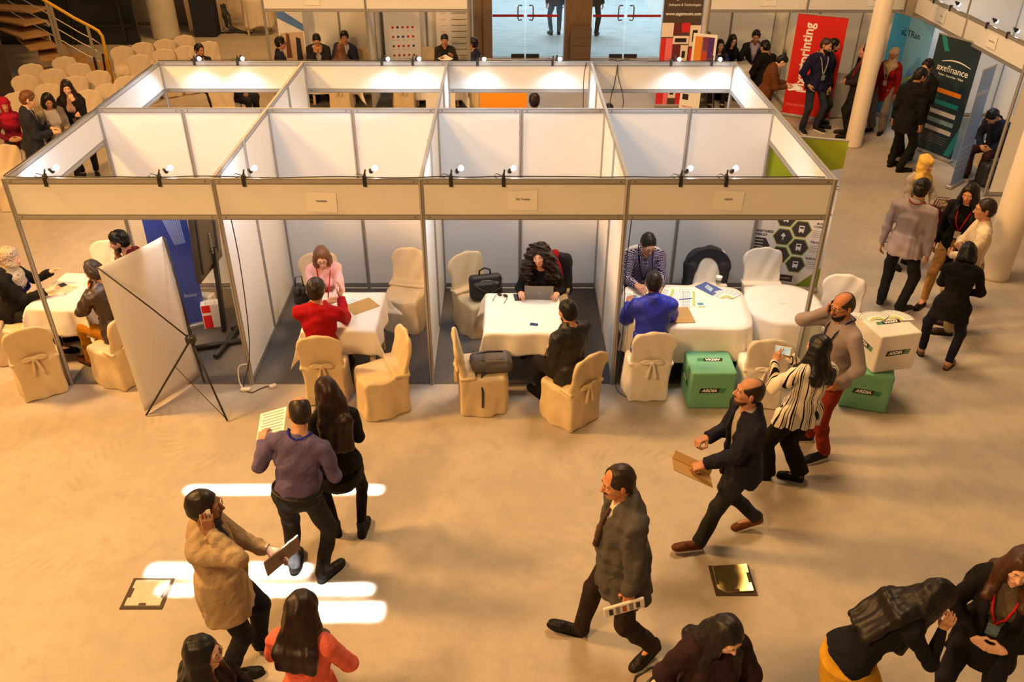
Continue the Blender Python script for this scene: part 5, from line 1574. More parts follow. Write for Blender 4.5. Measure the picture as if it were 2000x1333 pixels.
# sagemcom
B = Banner('roll_up_banner', (4.05, 10.4), (4.85, 10.4), 2.35, pm(.30, .25, .23), 'dark roll-up banner with red and pink squares left of the seated group')
B.text(.55, .935, 'sagemcom', .16, WTXT, bold=.003); B.text(.53, .87, 'Software & Technologies', .065, WTXT); B.text(.52, .795, 'www.sagemcom.com', .085, WTXT, bold=.002)
cr, cp2, cd, cw_ = pm(.82, .16, .18), pm(.93, .45, .48), pm(.42, .16, .17), pm(.93, .86, .82)
for a in ((0, .60, .30, .72, cw_), (.31, .62, .5, .72, cd), (.51, .64, .72, .72, cr), (.31, .54, .72, .61, cw_), (.73, .52, 1, .70, cw_), (0, .36, .12, .59, cr), (.13, .34, .31, .59, cp2), (.32, .40, .52, .53, cd), (.53, .38, .72, .53, cw_),
          (0, .16, .10, .35, cd), (.11, .18, .31, .33, cw_), (.32, .22, .52, .39, cr), (.53, .2, .72, .37, cw_), (.32, .06, .52, .2, cw_), (0, 0, .18, .15, cr), (.19, 0, .31, .16, cp2), (.53, 0, .75, .19, cr), (.76, .0, 1, .5, cr)): B.rect(*a)
for a in ((.36, .555, .66, .59), (.8, .56, .93, .66), (.57, .42, .66, .48), (.16, .21, .26, .29), (.36, .09, .46, .15)): B.rect(*a, pm(.15, .13, .15), lay=2)
# poster board on easel
B = Banner('poster_board', (4.58, 9.75), (5.02, 9.55), 1.15, WSH, 'white poster board with a glowing city picture beside the dark banner', z0=.55, base=False)
B.rect(.1, .32, .9, .95, mat('city_print', (.22, .10, .12), .4, noise=0))
for a in ((.1, .45, .4, .95, (.85, .55, .2)), (.4, .32, .65, .7, (.70, .25, .15)), (.65, .6, .9, .95, (.30, .15, .45)), (.45, .72, .66, .95, (.45, .2, .35)), (.66, .32, .9, .58, (.35, .18, .4))): B.rect(*a[:4], pm(*a[4]), lay=2)
B.text(.5, .16, 'Sagemcom', .07, pm(.2, .2, .25))
for sx in (-1, 1): MB().tube([(sx*.2, .05, 1.5), (sx*.3, .30 if sx > 0 else .1, .0)], .012, 6).build('easel_leg', BLACK, B.r)
B = Banner('poster_board', (4.38, 9.45), (4.75, 9.25), .66, WSH, 'small white poster leaning low behind the right rear booth', z0=.0, base=False, backpole=False)
B.rect(.12, .70, .42, .88, BTXT); B.rect(0, 0, 1, .12, pm(.2, .15, .4)); B.text(.4, .5, 'Sagemcom', .05, pm(.75, .2, .2))
# altran + dark finance banner
B = Banner('roll_up_banner', (8.62, 10.0), (9.0, 8.95), 2.0, pm(.22, .58, .85), 'sky blue roll-up banner behind the woman in the red top')
B.rect(.42, 0, 1, 1, pm(.40, .62, .80)); B.text(.50, .84, 'aLTRan', .17, pm(.10, .16, .28), bold=.002)
for i in range(4):
    q = [(.95+(-.55+.09*i)*math.cos(R(90*j/8)), .30+(.22-.035*i)*math.sin(R(90*j/8))) for j in range(9)]+[(.95+(-.50+.09*i)*math.cos(R(90*j/8)), .30+(.20-.035*i)*math.sin(R(90*j/8))) for j in range(8, -1, -1)]
    B.poly(q, pm(.62, .72, .22) if i % 2 else pm(.35, .55, .80), lay=2)
B.rect(.5, .18, .95, .30, pm(.66, .74, .20))
B = Banner('roll_up_banner', (8.60, 7.90), (8.98, 7.02), 2.05, mat('slate_print', s2l((.13, .20, .25)), .5, noise=.02), 'dark slate roll-up banner with orange and teal bars behind the two suited men')
TEAL, ORG, PWH = pm(.12, .50, .53), pm(.93, .52, .12), pm(.80, .78, .78)
B.poly([(.06, 1), (.17, 1), (.32, .88), (.22, .87)], TEAL); B.poly([(.80, .02), (.93, .02), (1, .10), (1, .30)], TEAL)
B.text(.50, .735, 'axefinance', .165, WTXT, bold=.001); B.text(.5, .68, 'Focus - Expertise - Value', .055, WTXT)
B.poly([(.22+.66*t/12, .79+.030*math.sin(math.pi*t/12)) for t in range(13)]+[(.22+.66*t/12, .785+.024*math.sin(math.pi*t/12)) for t in range(12, -1, -1)], WTXT, 'arc')
B.text(.18, .58, '11', .12, ORG, bold=.002); B.text(.25, .49, '1.000', .09, TEAL, bold=.001)
for y_, m_ in ((.545, ORG), (.445, TEAL), (.36, PWH), (.285, pm(.50, .62, .66)), (.21, PWH)): B.rect(.22, y_-.018, .84, y_+.02, m_)
for i in range(4): B.rect(.12, .155-.02*i, .78, .158-.02*i, pm(.5, .5, .52))
# light blue banner seen nearly edge-on
B = Banner('roll_up_banner', (8.42, 5.78), (8.80, 6.12), 1.95, mat('steel_blue_print', s2l((.55, .65, .80)), .5, noise=.03), 'pale blue roll-up banner standing edge-on near the right frame edge')
for i in range(5): B.rect(.1, .12+.05*i, .85, .13+.05*i, pm(.72, .80, .90))
B.text(.5, .80, 'axefinance', .1, WTXT)
# ARDIA hexagon banner
B = Banner('roll_up_banner', (4.14, 2.42), (5.04, 2.16), 2.05, WSH, 'white roll-up banner with dark hexagons behind the round table')
B.poly([(0, 1), (1, 1), (1, .83), (.35, .735), (0, .72)], pm(.62, .68, .10)); B.poly([(1, 0), (1, .15), (.70, 0)], pm(.45, .55, .12))
HEX, HG = pm(.25, .23, .25), pm(.62, .68, .25)
B.text(.86, .70, 'ARDIA C', .07, BTXT); B.text(.88, .52, 'MOTION W', .04, pm(.3, .1, .1)); B.text(.90, .49, 'SYSTEMS', .034, pm(.75, .15, .15))
def hexa(x, y, r, icon):
    for rr, m_, l_ in ((r*1.12, HG, 1), (r, HEX, 2)):
        B.poly([(x+rr/B.w*math.cos(R(60*i)), y+rr/B.h*math.sin(R(60*i))) for i in range(6)], m_, 'hexagon', l_)
    if icon == 'bus':
        B.rect(x-.035, y-.018, x+.035, y+.024, WTXT, 'icon', 3); B.rect(x-.026, y+.004, x+.026, y+.016, HEX, 'icon_window', 4)
        for s_ in (-1, 1): B.disc(x+s_*.022, y-.02, .010, WTXT, 'icon_wheel', 3)
    else:
        B.poly([(x-.012, y-.026), (x-.004, y+.0), (x-.03, y+.006), (x-.03, y+.011), (x, y+.03), (x+.03, y+.011), (x+.03, y+.006), (x+.004, y+.0), (x+.012, y-.026), (x, y-.012)], WTXT, 'icon', 3)
hx = [(.635, .403, 'bus'), (.408, .336, 'pylon'), (.640, .277, 'bus'), (.408, .210, 'pylon'), (.642, .151, 'bus'), (.408, .465, 'bus'), (.635, .53, 'pylon')]
for x_, y_, ic in hx: hexa(x_, y_, .122, ic)
B.poly([(.0, .21), (.17, .21), (.25, .262), (.18, .315), (.0, .315)], HEX, 'dark_panel', 2)
for i in range(4): B.rect(.04, .295-.022*i, .15, .300-.022*i, WTXT, 'printed_line', 3)
B.text(.135, .362, 'SMARTGRID', .047, HEX, bold=.002); B.text(.10, .336, 'ENERGY', .047, HEX, bold=.002)
B.text(.86, .452, 'BUS', .042, HEX, bold=.001); B.text(.87, .430, 'COACH', .042, HEX, bold=.001); B.text(.87, .322, 'TRUCKS', .045, HEX, bold=.001); B.text(.87, .205, 'RAILWAY', .045, HEX, bold=.001)
for b0 in (.40, .295, .178):
    for i in range(4): B.rect(.79, b0-.014*i, .95, b0-.014*i+.004, pm(.6, .58, .6), 'printed_line', 1)
B.rect(.33, .022, .64, .068, HEX, 'dark_panel', 2)
B.text(.485, .045, 'WWW.ARDIA.COM.TN', .022, WTXT, lay=3)
# blue banner in the leftmost booth
B = Banner('roll_up_banner', (-3.36, 1.08), (-2.95, 1.33), 1.9, mat('royal_blue_print', s2l((.24, .30, .62)), .5, noise=.03), 'royal blue roll-up banner beside the monitor in the leftmost booth', lean=-5)
for i in range(9): B.poly([(.3+.06*i, .95-.02*i), (.34+.06*i, .95-.02*i), (.62+.03*i, .60), (.60+.03*i, .60)], pm(.62, .66, .85), 'printed_line', 1)
B.text(.72, .22, 'leoni', .075, pm(.62, .66, .85), rot=-8)
# posters in the far left booths
B = Banner('roll_up_banner', (-4.14, 11.45), (-3.62, 11.60), 2.0, WSH, 'white roll-up banner with a photo of people in the far left booth')
B.poly([(0, .78), (1, .62), (1, .70), (0, .90)], pm(.35, .50, .75)); B.rect(.05, .30, .95, .62, pm(.80, .68, .58)); B.poly([(.2, .35), (.42, .35), (.40, .60), (.28, .62)], pm(.45, .28, .2), lay=2); B.poly([(.6, .30), (.85, .30), (.82, .55), (.65, .57)], pm(.15, .15, .22), lay=2)
B.poly([(0, .30), (.3, .22), (.2, .06), (0, .1)], pm(.4, .55, .75)); B.text(.72, .95, 'viya', .14, pm(.25, .25, .3)); B.text(.8, .86, 'n', .14, pm(.25, .25, .3))
B = Banner('roll_up_banner', (-1.86, 11.62), (-1.08, 11.72), 2.0, WSH, 'white roll-up banner with rows of partner logos and a dark heading', )
B.rect(0, .90, 1, 1, pm(.18, .20, .26)); B.rect(0, .90, .04, 1, pm(.85, .2, .2)); B.text(.28, .945, 'VERMEG', .11, WTXT, bold=.003)
B.text(.5, .86, 'Generalist software, Solution vendor for', .032, pm(.8, .25, .3)); B.text(.35, .83, 'financial industry', .034, BTXT, bold=.001)
rg = random.Random(8)
for r_ in range(4):
    for c_ in range(5): B.disc(.24+.14*c_, .66-.10*r_, .028, pm(*rg.choice([(.2, .25, .5), (.8, .15, .2), (.2, .2, .22), (.65, .3, .2), (.25, .4, .3), (.75, .2, .3)])), 'partner_logo'); B.rect(.20+.14*c_, .622-.10*r_, .28+.14*c_, .626-.10*r_, GREYP, 'printed_line')
B = Banner('roll_up_banner', (-.72, 11.8), (.02, 11.85), 2.0, WSH, 'white text banner behind the woman reading in the far booth')
for i in range(11):
    B.rect(.12, .92-.065*i, .30, .925-.065*i, pm(.85, .5, .45), 'printed_line'); B.rect(.45, .92-.065*i, .9, .928-.065*i, pm(.4, .4, .45), 'printed_line')
# orange pop-up display
B = Banner('popup_display', (.37, 7.15), (1.20, 6.95), 1.78, pm(.96, .60, .08), 'orange and white pop-up display behind the laptop booth')
B.rect(0, .965, 1, 1, WSH); B.poly([(.32, 0), (1, .28), (1, .50), (.45, .22), (.1, .45), (.1, .2)], WSH)
tag(MB().box((-.55, 9.95, .36), (.62, .03, .72)).build('counter_panel', WSH), 'white counter panel seen under the rear fascia', 'panel')
# cable bundle on the wall
cb = MB(); rg = random.Random(4)
for i in range(12):
    cb.tube([(-7.25+.18*rg.random(), 17.45+.1*rg.random(), .75-.1*rg.random()), (-7.2+.25*rg.random(), 17.4, .45), (-7.15+.2*rg.random(), 17.4, .15), (-7.1+.5*rg.random(), 17.3, .03), (-7.3+1.0*rg.random(), 17.2, .02)], .022, 6)
tag(cb.build('cable_bundle', BLACK), 'tangled bundle of black cables against the back wall pilaster', 'cables')
# stair
st = empty('staircase', (-9.4, 12.7, 0), 0, 'curved wooden staircase with steel posts and yellow handrail', 'staircase')
TREAD = mat('stair_wood', (.40, .22, .08), .45, noise=.15, scale=5, stretch=(1, 8, 1))
NOS = mat('stair_edge', (.42, .33, .25), .5, noise=.05)
tr = [(-9.0, 12.75, .18, 12), (-9.45, 12.85, .36, 20), (-9.95, 12.95, .54, 28), (-10.4, 13.2, .72, 36), (-10.8, 13.5, .90, 46), (-11.1, 13.95, 1.08, 58), (-11.3, 14.4, 1.26, 72), (-11.3, 15.0, 1.44, 85), (-11.2, 15.5, 1.62, 98)]
for i, (x, y, z, a) in enumerate(tr):
    M = Matrix.Rotation(R(a-90), 3, 'Z')
    t_ = MB().box((x+9.4, y-12.7, z-.03), (1.5, .62, .05), M, bev=.006).build('tread', TREAD, st)
    MB().box(Vector((x+9.4, y-12.7, z-.09))+M @ Vector((0, .30, 0)), (1.5, .03, .14), M).build('riser', NOS, t_)
YEL = mat('yellow_paint', (.72, .40, .02), .4, noise=.05)
hr = [(-8.31, 12.1, 0), (-8.31, 12.1, .75), (-8.30, 12.1, 1.08), (-8.36, 12.1, 1.20), (-8.50, 12.1, 1.29), (-8.80, 12.1, 1.46), (-9.16, 12.1, 1.70), (-9.55, 12.1, 1.96), (-10.0, 12.3, 2.2)]
MB().tube([Vector(p)-Vector((-9.4, 12.7, 0)) for p in hr], .035, 10).build('handrail', YEL, st)
STEEL = mat('rail_steel', (.50, .45, .38), .35, metal=.6, noise=.05)
for dz in (.26, .50, .74):
    MB().tube([Vector(p)-Vector((-9.4, 12.7, dz)) for p in ((-8.33, 12.12, 1.12), (-8.55, 12.12, 1.28), (-8.80, 12.12, 1.42), (-9.16, 12.12, 1.66), (-9.55, 12.12, 1.92), (-10.3, 12.3, 2.3))], .012, 6).build('rail', STEEL, st)
for x, z0, z1 in ((-8.58, .0, 1.30), (-9.28, .15, 1.78), (-9.36, .15, 1.82)): MB().box((x+9.4, 12.1-12.7, (z0+z1)/2), (.06, .025, z1-z0)).build('post', STEEL, st)
MB().tube([(1.02, -.62, .70), (1.0, -.66, .3), (.88, -.66, .12), (.80, -.64, .35), (.80, -.62, .62)], .025, 8).build('barrier_rope', cloth((.22, .10, .09)), st)

# bits near the edges of the view
bp2 = sdfthing('bag', 'small black bag hanging on the chair of the woman in the pink shirt', 'bag', [('bag_body', BAGB, lambda f: f.box((0, 0, 0), (.09, .06, .12), rad=.05).noise(.012, 50, 3), .009)], (-1.62, .98, .62), 20)
MB().tube([(-.05, 0, .10), (-.03, .0, .24), (.04, 0, .24), (.05, 0, .10)], .008, 6).build('strap', BAGB, bp2)
B = Banner('roll_up_banner', (.20, -5.62), (.78, -5.42), 1.92, mat('banner_grey_back', (.55, .50, .45), .5, noise=.02), 'top corner of a grey banner peeking in at the bottom edge')
# ------------------------------------------------------------------ the people
STRIPE = pattern_mat('striped_blouse', (.86, .82, .76), (.03, .03, .03), lambda m, x, y, z: m('MAXIMUM', band(m, m('MULTIPLY', m('ARCTAN2', x, m('SUBTRACT', .02, y)), .17), 11.5, .16), m('MULTIPLY', band(m, m('MULTIPLY', m('ARCTAN2', x, m('SUBTRACT', .02, y)), .17), 46, .28), m('LESS_THAN', m('FRACT', m('ADD', m('MULTIPLY', m('MULTIPLY', m('ARCTAN2', x, m('SUBTRACT', .02, y)), .17), 5.75), 100.3)), .55))))
CHECK = pattern_mat('checked_shirt', (.74, .70, .76), (.16, .10, .24), lambda m, x, y, z: m('MAXIMUM', band(m, m('ADD', x, y), 62, .5), band(m, z, 62, .5)))
FINE = pattern_mat('pinstriped_shirt', (.62, .56, .56), (.55, .49, .50), lambda m, x, y, z: band(m, m('ADD', x, m('MULTIPLY', y, .6)), 110, .4))
FSTR = pattern_mat('fine_knit', (.58, .53, .54), (.53, .49, .51), lambda m, x, y, z: band(m, z, 120, .4))
SCARF = pattern_mat('printed_scarf', (.74, .68, .60), (.50, .46, .44), lambda m, x, y, z: m('MULTIPLY', band(m, m('ADD', m('ADD', x, z), m('MULTIPLY', m('SINE', m('MULTIPLY', y, 70)), .03)), 26, .4), band(m, m('ADD', m('SUBTRACT', x, z), m('MULTIPLY', m('SINE', m('MULTIPLY', x, 60)), .03)), 22, .55)))
LEATHER = mat('brown_leather', s2l((.22, .16, .13)), .38, noise=.12, scale=10, bump=.4, bscale=22, spec=.5)
BLKL = mat('black_jacket_sheen', s2l((.10, .09, .09)), .45, noise=.1, scale=12, bump=.4, bscale=20)
BLK = (.07, .065, .07); NAV = (.10, .105, .155); DK = (.12, .12, .13); JEAN = (.15, .16, .19)
HB = (.07, .055, .05); HBR = (.20, .12, .08); HGR = (.24, .21, .19)
MED, TAN_, LT, DKS = (.75, .55, .43), (.69, .49, .37), (.85, .67, .56), (.54, .37, .28)
def hold_box(info, side, name, label, cat, size, m, off=(0, 0, 0), extra=None, group=None, rot=None, world=None, woff=(0, 0, 0)):
    """thing held in a hand: box with x along thumb side, y along fingers, z along palm normal"""
    p, d, n, u = info[side]
    M = Matrix(((u.x, d.x, n.x), (u.y, d.y, n.y), (u.z, d.z, n.z)))
    if rot is not None: M = M @ rot
    r = empty(name, p + M @ Vector(off) + Vector(woff), 0, label, cat, group)
    r.rotation_euler = (world or M).to_euler()
    MB().box((0, 0, 0), size, bev=min(size)*.25).build('body', m, r)
    if extra: extra(r)
    return r
PHW = mat('phone_cream', (.70, .64, .55), .3, noise=0)
SCRN = mat('dark_screen', (.02, .022, .03), .1)
# --- foreground
p = person('man in a purple shirt standing with his back to us reading a paper', -.83, -2.84, 84, 1.77, side=7, lean=5, hunch=6, head=(28, 26, 0), LA=(-.34, .27, 1.22), RA=(.17, .28, 1.08), LF=(-.15, .02, 8), RF=(.12, -.05, -30),
    w=1.13, belly=.75, skin=MED, hair=('fringe', (.15, .12, .10)), top=('shirt', (.37, .33, .47)), bottom=('jeans', (.15, .145, .15)), shoes=('shoe', (.10, .095, .09)), lanyard=(.12, .18, .65), glasses=(.1, .1, .1))
def paper_lines(r):
    for i in range(9): MB().box((-.0+.01*(i % 2), .14-.035*i, 0), (.19, .010, .0054)).build('printed_line', GREYP if i else DBLUE, r)
hold_box(p, 'L', 'leaflet', 'white printed paper held by the man in the purple shirt', 'paper', (.24, .34, .004), PAPER, (.04, .12, -.02), paper_lines, rot=Matrix.Rotation(R(20), 3, 'X'))
person('woman in a black dress with long brown hair and a white lace collar', -.58, -2.36, 108, 1.67, fem=1, lean=2, head=(20, 22, 0), LA='bent', RA='bent', LF=(-.10, .02, 20), RF=(.11, -.06, -25),
    skin=LT, hair=('long', (.14, .075, .06), .30), top=('knit', BLK), skirt=(.70, 1.05, BLK), bottom=('tights', (.075, .055, .06)), shoes=('boot', (.06, .05, .05)), drape=(.80, .74, .64))
p = person('man in a tan blazer talking on a cream phone', -1.17, -3.76, 4, 1.77, lean=-2, head=(6, 6, 0), RA='phone', LA=(-.12, .33, 1.10), LF=(-.17, .10, 0), RF=(.11, -.08, 8), belly=.55, w=1.03,
    skin=DKS, hair=('crop', (.12, .085, .07)), top=('blazer', (.63, .545, .43), {'vee': (.0, .22)}), inner=(.14, .12, .20), bottom=('trousers', (.085, .085, .115)), shoes=('shoe', (.09, .08, .08)), glasses=(.35, .28, .2), beard=('stubble', (.16, .11, .09)), rpole=(.9, .7, -1))
hold_box(p, 'R', 'phone', 'cream phone at the ear of the man in the tan blazer', 'phone', (.075, .155, .010), PHW, (.01, .0, -.012))
hold_box(p, 'L', 'document_case', 'brown document case carried by the man in the tan blazer', 'case', (.20, .30, .014), mat('case_brown', (.17, .11, .065), .5), (.05, .03, .0), rot=Matrix.Rotation(R(60), 3, 'Y'))
person('woman in a coral sweater with dark straight hair, back to us at the bottom edge', -.39, -4.60, 80, 1.66, fem=1, lean=3, head=(-8, 14, 0), LA='fold', RA='fold', skin=MED, hair=('long', (.13, .07, .065), .14), top=('sweater', (.84, .40, .33)), bottom=('slim', NAV), shoes=('flat', BLK), w=1.08)
person('woman with long black hair and glasses at the bottom left edge', -.92, -4.80, 12, 1.60, fem=1, head=(-14, 6, 0), LA='fold', RA='fold', skin=LT, hair=('long', (.055, .045, .05), .34), top=('sweater', (.10, .06, .07)), bottom=('slim', BLK), shoes=('flat', BLK), glasses=(.5, .35, .3))
p = person('moustached man in a grey winter jacket striding left with a newspaper', 1.70, -3.56, 190, 1.83, lean=4, head=(4, 8, 0), LA=(-.27, .02, .86), RA=(.26, .02, .95), LF=(-.18, -.24, 25, 26), RF=(.14, .24, -20, -12), w=1.14, belly=.45,
    skin=(.74, .50, .34), hair=('recede', (.17, .115, .085)), top=('parka', (.30, .285, .28), {'vee': (.30, .30)}), inner=(.82, .79, .75), tie=(.30, .22, .18), bottom=('trousers', (.16, .115, .105)), shoes=('shoe', (.09, .075, .07)), beard=('moustache', (.08, .06, .05)))
def news(r):
    for i in range(5): MB().box((.0, -.10+.05*i, .0), (.085+.02*(i % 2), .030, .0232)).build('printed_block', (BTXT, GREYP, pm(.7, .3, .15), GREYP, BTXT)[i], r)
hold_box(p, 'L', 'newspaper', 'folded newspaper in the hand of the striding man', 'newspaper', (.13, .30, .022), PAPER, (.0, .0, .0), news, woff=(-.03, -.055, -.03), world=Matrix.Rotation(R(100), 3, 'Z') @ Matrix.Rotation(R(-12), 3, 'X') @ Matrix.Rotation(R(78), 3, 'Y'))
p = person('balding man in a navy jacket walking left with an open brown folder', 2.83, -2.45, 187, 1.77, lean=3, head=(-12, -6, 0), LA=(-.10, .36, 1.02), RA=(.10, .30, 1.13), LF=(-.06, .29, 6, -6), RF=(.10, -.28, -14, 30),
    skin=TAN_, hair=('fringe', (.16, .11, .085)), beard=('stubble', (.30, .19, .13)), top=('open', (.105, .105, .165)), inner=(.62, .58, .55), bottom=('jeans', (.145, .145, .155)), shoes=('sneaker', (.36, .19, .09)), curl=(.9, 1.2))
def flap(r):
    f_ = MB().box((-.0, .10, .035), (.35, .008, .07), Matrix.Rotation(R(-35), 3, 'X')); f_.build('flap', KRAFT, r)
    MB().box((-.02, -.02, -.012), (.20, .14, .012)).build('blue_card', BLU, r)
hold_box(p, 'L', 'folder', 'open brown folder in the hands of the balding man', 'folder', (.36, .25, .008), KRAFT, (-.0, .05, .02), flap, world=Matrix.Rotation(R(-12), 3, 'Z') @ Matrix.Rotation(R(22), 3, 'Y') @ Matrix.Rotation(R(-14), 3, 'X'))
p = person('woman in a black and white striped blouse photographing with a phone', 3.56, -1.66, 112, 1.64, fem=1, side=8, lean=0, head=(14, 10, 0), LA=(-.20, .22, 1.34), RA=(.06, .32, 1.26), LF=(-.13, .10, 65), RF=(.15, -.04, 50), w=1.22, hips=1.12,
    skin=MED, hair=('long', (.065, .05, .05), .10), top=('blouse', (.8, .8, .8)), topmat=STRIPE, bottom=('wide', (.06, .055, .06)), shoes=('flat', (.06, .05, .05)), lh=((.2, .1, 1), (.9, .3, 0)))
hold_box(p, 'L', 'phone', 'phone raised by the woman in the striped blouse', 'phone', (.15, .078, .009), mat('phone_silver', (.55, .53, .52), .3, metal=.4), (.03, .03, .0), world=Matrix.Rotation(R(-20), 3, 'Z') @ Matrix.Rotation(R(68), 3, 'X'), extra=lambda r: MB().box((0, 0, .0052), (.13, .066, .001)).build('screen', mat('lit_screen', (.30, .45, .50), .2, noise=.6, scale=25, emit=.6), r))
c = p['hd'](.05, -.095, -.02)
hcb = MB(); hcb.tube([c+Vector((-.02, 0, .02)), c, c+Vector((.02, 0, .01))], .012, 6); hcb.tube([c+Vector((0, 0, -.02)), c+Vector((.01, -.01, .02))], .010, 6)
hc_o = hcb.build('hair_clip', mat('clip_gold', (.65, .38, .10), .3, metal=.6)); hc_o.parent = p['root']; hc_o.matrix_parent_inverse = p['rm'].inverted()
p = person('bald bearded man in a grey sweater and rust trousers on the phone', 4.03, -1.11, 192, 1.80, lean=2, head=(10, 10, 0), RA='phone', LA='pocket', LF=(-.19, .02, 10), RF=(.10, .02, -10), w=1.06, belly=.2,
    skin=(.70, .46, .32), hair=('fringe', (.22, .15, .11)), beard=('full', (.045, .035, .03)), glasses=(.06, .05, .05), top=('sweater', (.56, .52, .53), {'collar': 'shirt', 'hem': -.10}), topmat=FSTR, bottom=('jeans', (.50, .165, .085)), shoes=('sneaker', (.09, .09, .12)), lanyard=(.12, .13, .34))
hold_box(p, 'R', 'phone', 'black phone at the ear of the bald bearded man', 'phone', (.072, .15, .009), BLACK, (.0, .0, -.012))
p = person('woman in a dark plum coat looking down at the bottom edge', 2.09, -4.62, 284, 1.68, fem=1, lean=4, head=(14, 24, 0), LA='fold', RA=(.26, .18, .98), skin=LT, hair=('long', (.10, .075, .10), .22), top=('coat', (.165, .095, .125), {'vee': None, 'collar': 'stand'}), bottom=('slim', BLK), shoes=('flat', BLK), w=1.05)
hb = sdfthing('handbag', 'cream and black handbag beside the woman in the plum coat', 'bag', [('bag_body', mat('bag_cream', (.66, .50, .26), .45, noise=.05), lambda f: f.box((0, 0, .15), (.17, .075, .14), rad=.05), .008)], (1.76, -4.62, .62), 20)
for s_ in (-1, 1): MB().tube([(-.10, s_*.05, .28), (-.09, s_*.04, .40), (0, s_*.03, .46), (.09, s_*.04, .40), (.10, s_*.05, .28)], .010, 8).build('handle', BLACK, hb)
MB().tube([(-.16, -.03, .27), (0, -.05, .295), (.16, -.03, .27)], .009, 6).build('trim', BLACK, hb)
person('woman in a mustard skirt bending forward with her hand at her chin', 3.13, -4.34, 2, 1.68, fem=1, lean=30, hunch=10, head=(0, 4, 0), RA=(.06, .50, 1.20), LA=(-.10, .48, 1.18), skin=MED, hair=('long', (.085, .06, .06), .30), top=('knit', (.065, .07, .10)), skirt=(.45, 1.1, (.74, .56, .15)), bottom=('tights', BLK), shoes=('flat', BLK), rpole=(.5, .1, -1), lpole=(-.5, .1, -1), rh=((.4, .0, 1), (-.8, .4, 0)))
person('woman in a black blazer with a red lanyard at the right edge', 4.12, -4.17, 236, 1.70, fem=1, lean=2, head=(6, 14, 0), LA='fold', RA='fold', skin=LT, hair=('long', (.25, .15, .10), .12), top=('blazer', (.065, .06, .075), {'vee': (-.2, .16)}), inner=(.33, .29, .23), bottom=('slim', NAV), shoes=('flat', BLK), lanyard=(.72, .10, .14), badge=(.35, .45, .52), w=1.05)
# --- right side cluster
person('man in a pale pinstriped shirt with his back to us by the white cube', 5.84, 1.70, 52, 1.78, lean=2, head=(-8, 16, 0), LF=(-.12, .05, 5), RF=(.14, -.02, -25), w=1.15, belly=.45, skin=MED, hair=('short', HB), top=('overshirt', (.6, .56, .58), {'hem': -.13}), topmat=FINE, bottom=('jeans', (.10, .095, .10)), shoes=('sneaker', (.16, .15, .15)), lanyard=(.55, .12, .10), LA='hang', RA='hang')
p = person('woman in a mustard headscarf holding a burgundy handbag', 6.46, 3.0, 292, 1.63, fem=1, head=(4, 10, 0), LA='fold', RA=(.16, .30, 1.0), skin=MED, hair=('hijab', (.82, .66, .32), 1), top=('knit', (.66, .60, .53), {'hem': -.22}), bottom=('slim', DK), shoes=('flat', BLK), lanyard=(.15, .15, .25))
hb = sdfthing('handbag', 'burgundy handbag with fur trim held by the woman in the mustard headscarf', 'bag', [('bag_body', mat('burgundy_leather', (.10, .012, .022), .4, noise=.06), lambda f: f.box((0, 0, .16), (.20, .08, .15), rad=.04), .009),
    ('fur_trim', mat('brown_fur', (.28, .18, .09), .9, noise=.5, scale=60), lambda f: f.cap((.02, 0, .32), (.18, -.03, .36), .085, .07, k=.03).cap((.18, -.03, .36), (.22, -.05, .2), .07, .05, k=.03).noise(.022, 90, 2), .009)], (6.62, 2.52, .78), -14)
for s_ in (-1, 1): MB().tube([(-.10, s_*.05, .30), (-.08, s_*.04, .42), (.08, s_*.04, .42), (.10, s_*.05, .30)], .008, 8).build('handle', mat('burgundy_leather', (.10, .012, .022), .4), hb)
person('woman in a long black cardigan with a red lanyard and tan trousers', 6.58, 1.88, 232, 1.70, fem=1, lean=3, head=(-8, 16, 0), LA='back', RA='hang', LF=(-.10, .10, 10), RF=(.14, .22, -10), skin=(.80, .56, .42), hair=('long', (.07, .05, .05), .26), top=('cardigan', (.055, .05, .06), {'vee': (-.38, .07), 'hem': -.42}), inner=(.07, .06, .07), bottom=('slim', (.62, .46, .27)), shoes=('flat', (.10, .06, .05)), lanyard=(.72, .08, .12), badge=(.75, .72, .68), w=1.05)
person('man in a cream white shirt and khaki trousers beside the cream column', 6.42, 1.16, 158, 1.76, lean=0, head=(8, 8, 0), LA='fold', RA='cross', skin=TAN_, hair=('crop', (.14, .10, .08)), top=('shirt', (.84, .77, .66)), bottom=('trousers', (.58, .50, .38)), shoes=('shoe', (.2, .13, .09)), w=1.06)
person('woman in a black sweater and navy jeans with tan shoes, back to us', 5.90, .40, 62, 1.53, fem=1, lean=10, hunch=8, head=(0, 24, 0), LA='cross', RA='fold', LF=(-.16, .14, 25), RF=(.14, -.04, -20), skin=MED, hair=('bob', (.045, .04, .045)), top=('sweater', (.045, .04, .05), {'hem': -.20}), inner=(.80, .78, .75), bottom=('slim', (.08, .085, .15)), shoes=('flat', (.44, .32, .19)), w=1.12, hips=1.1)
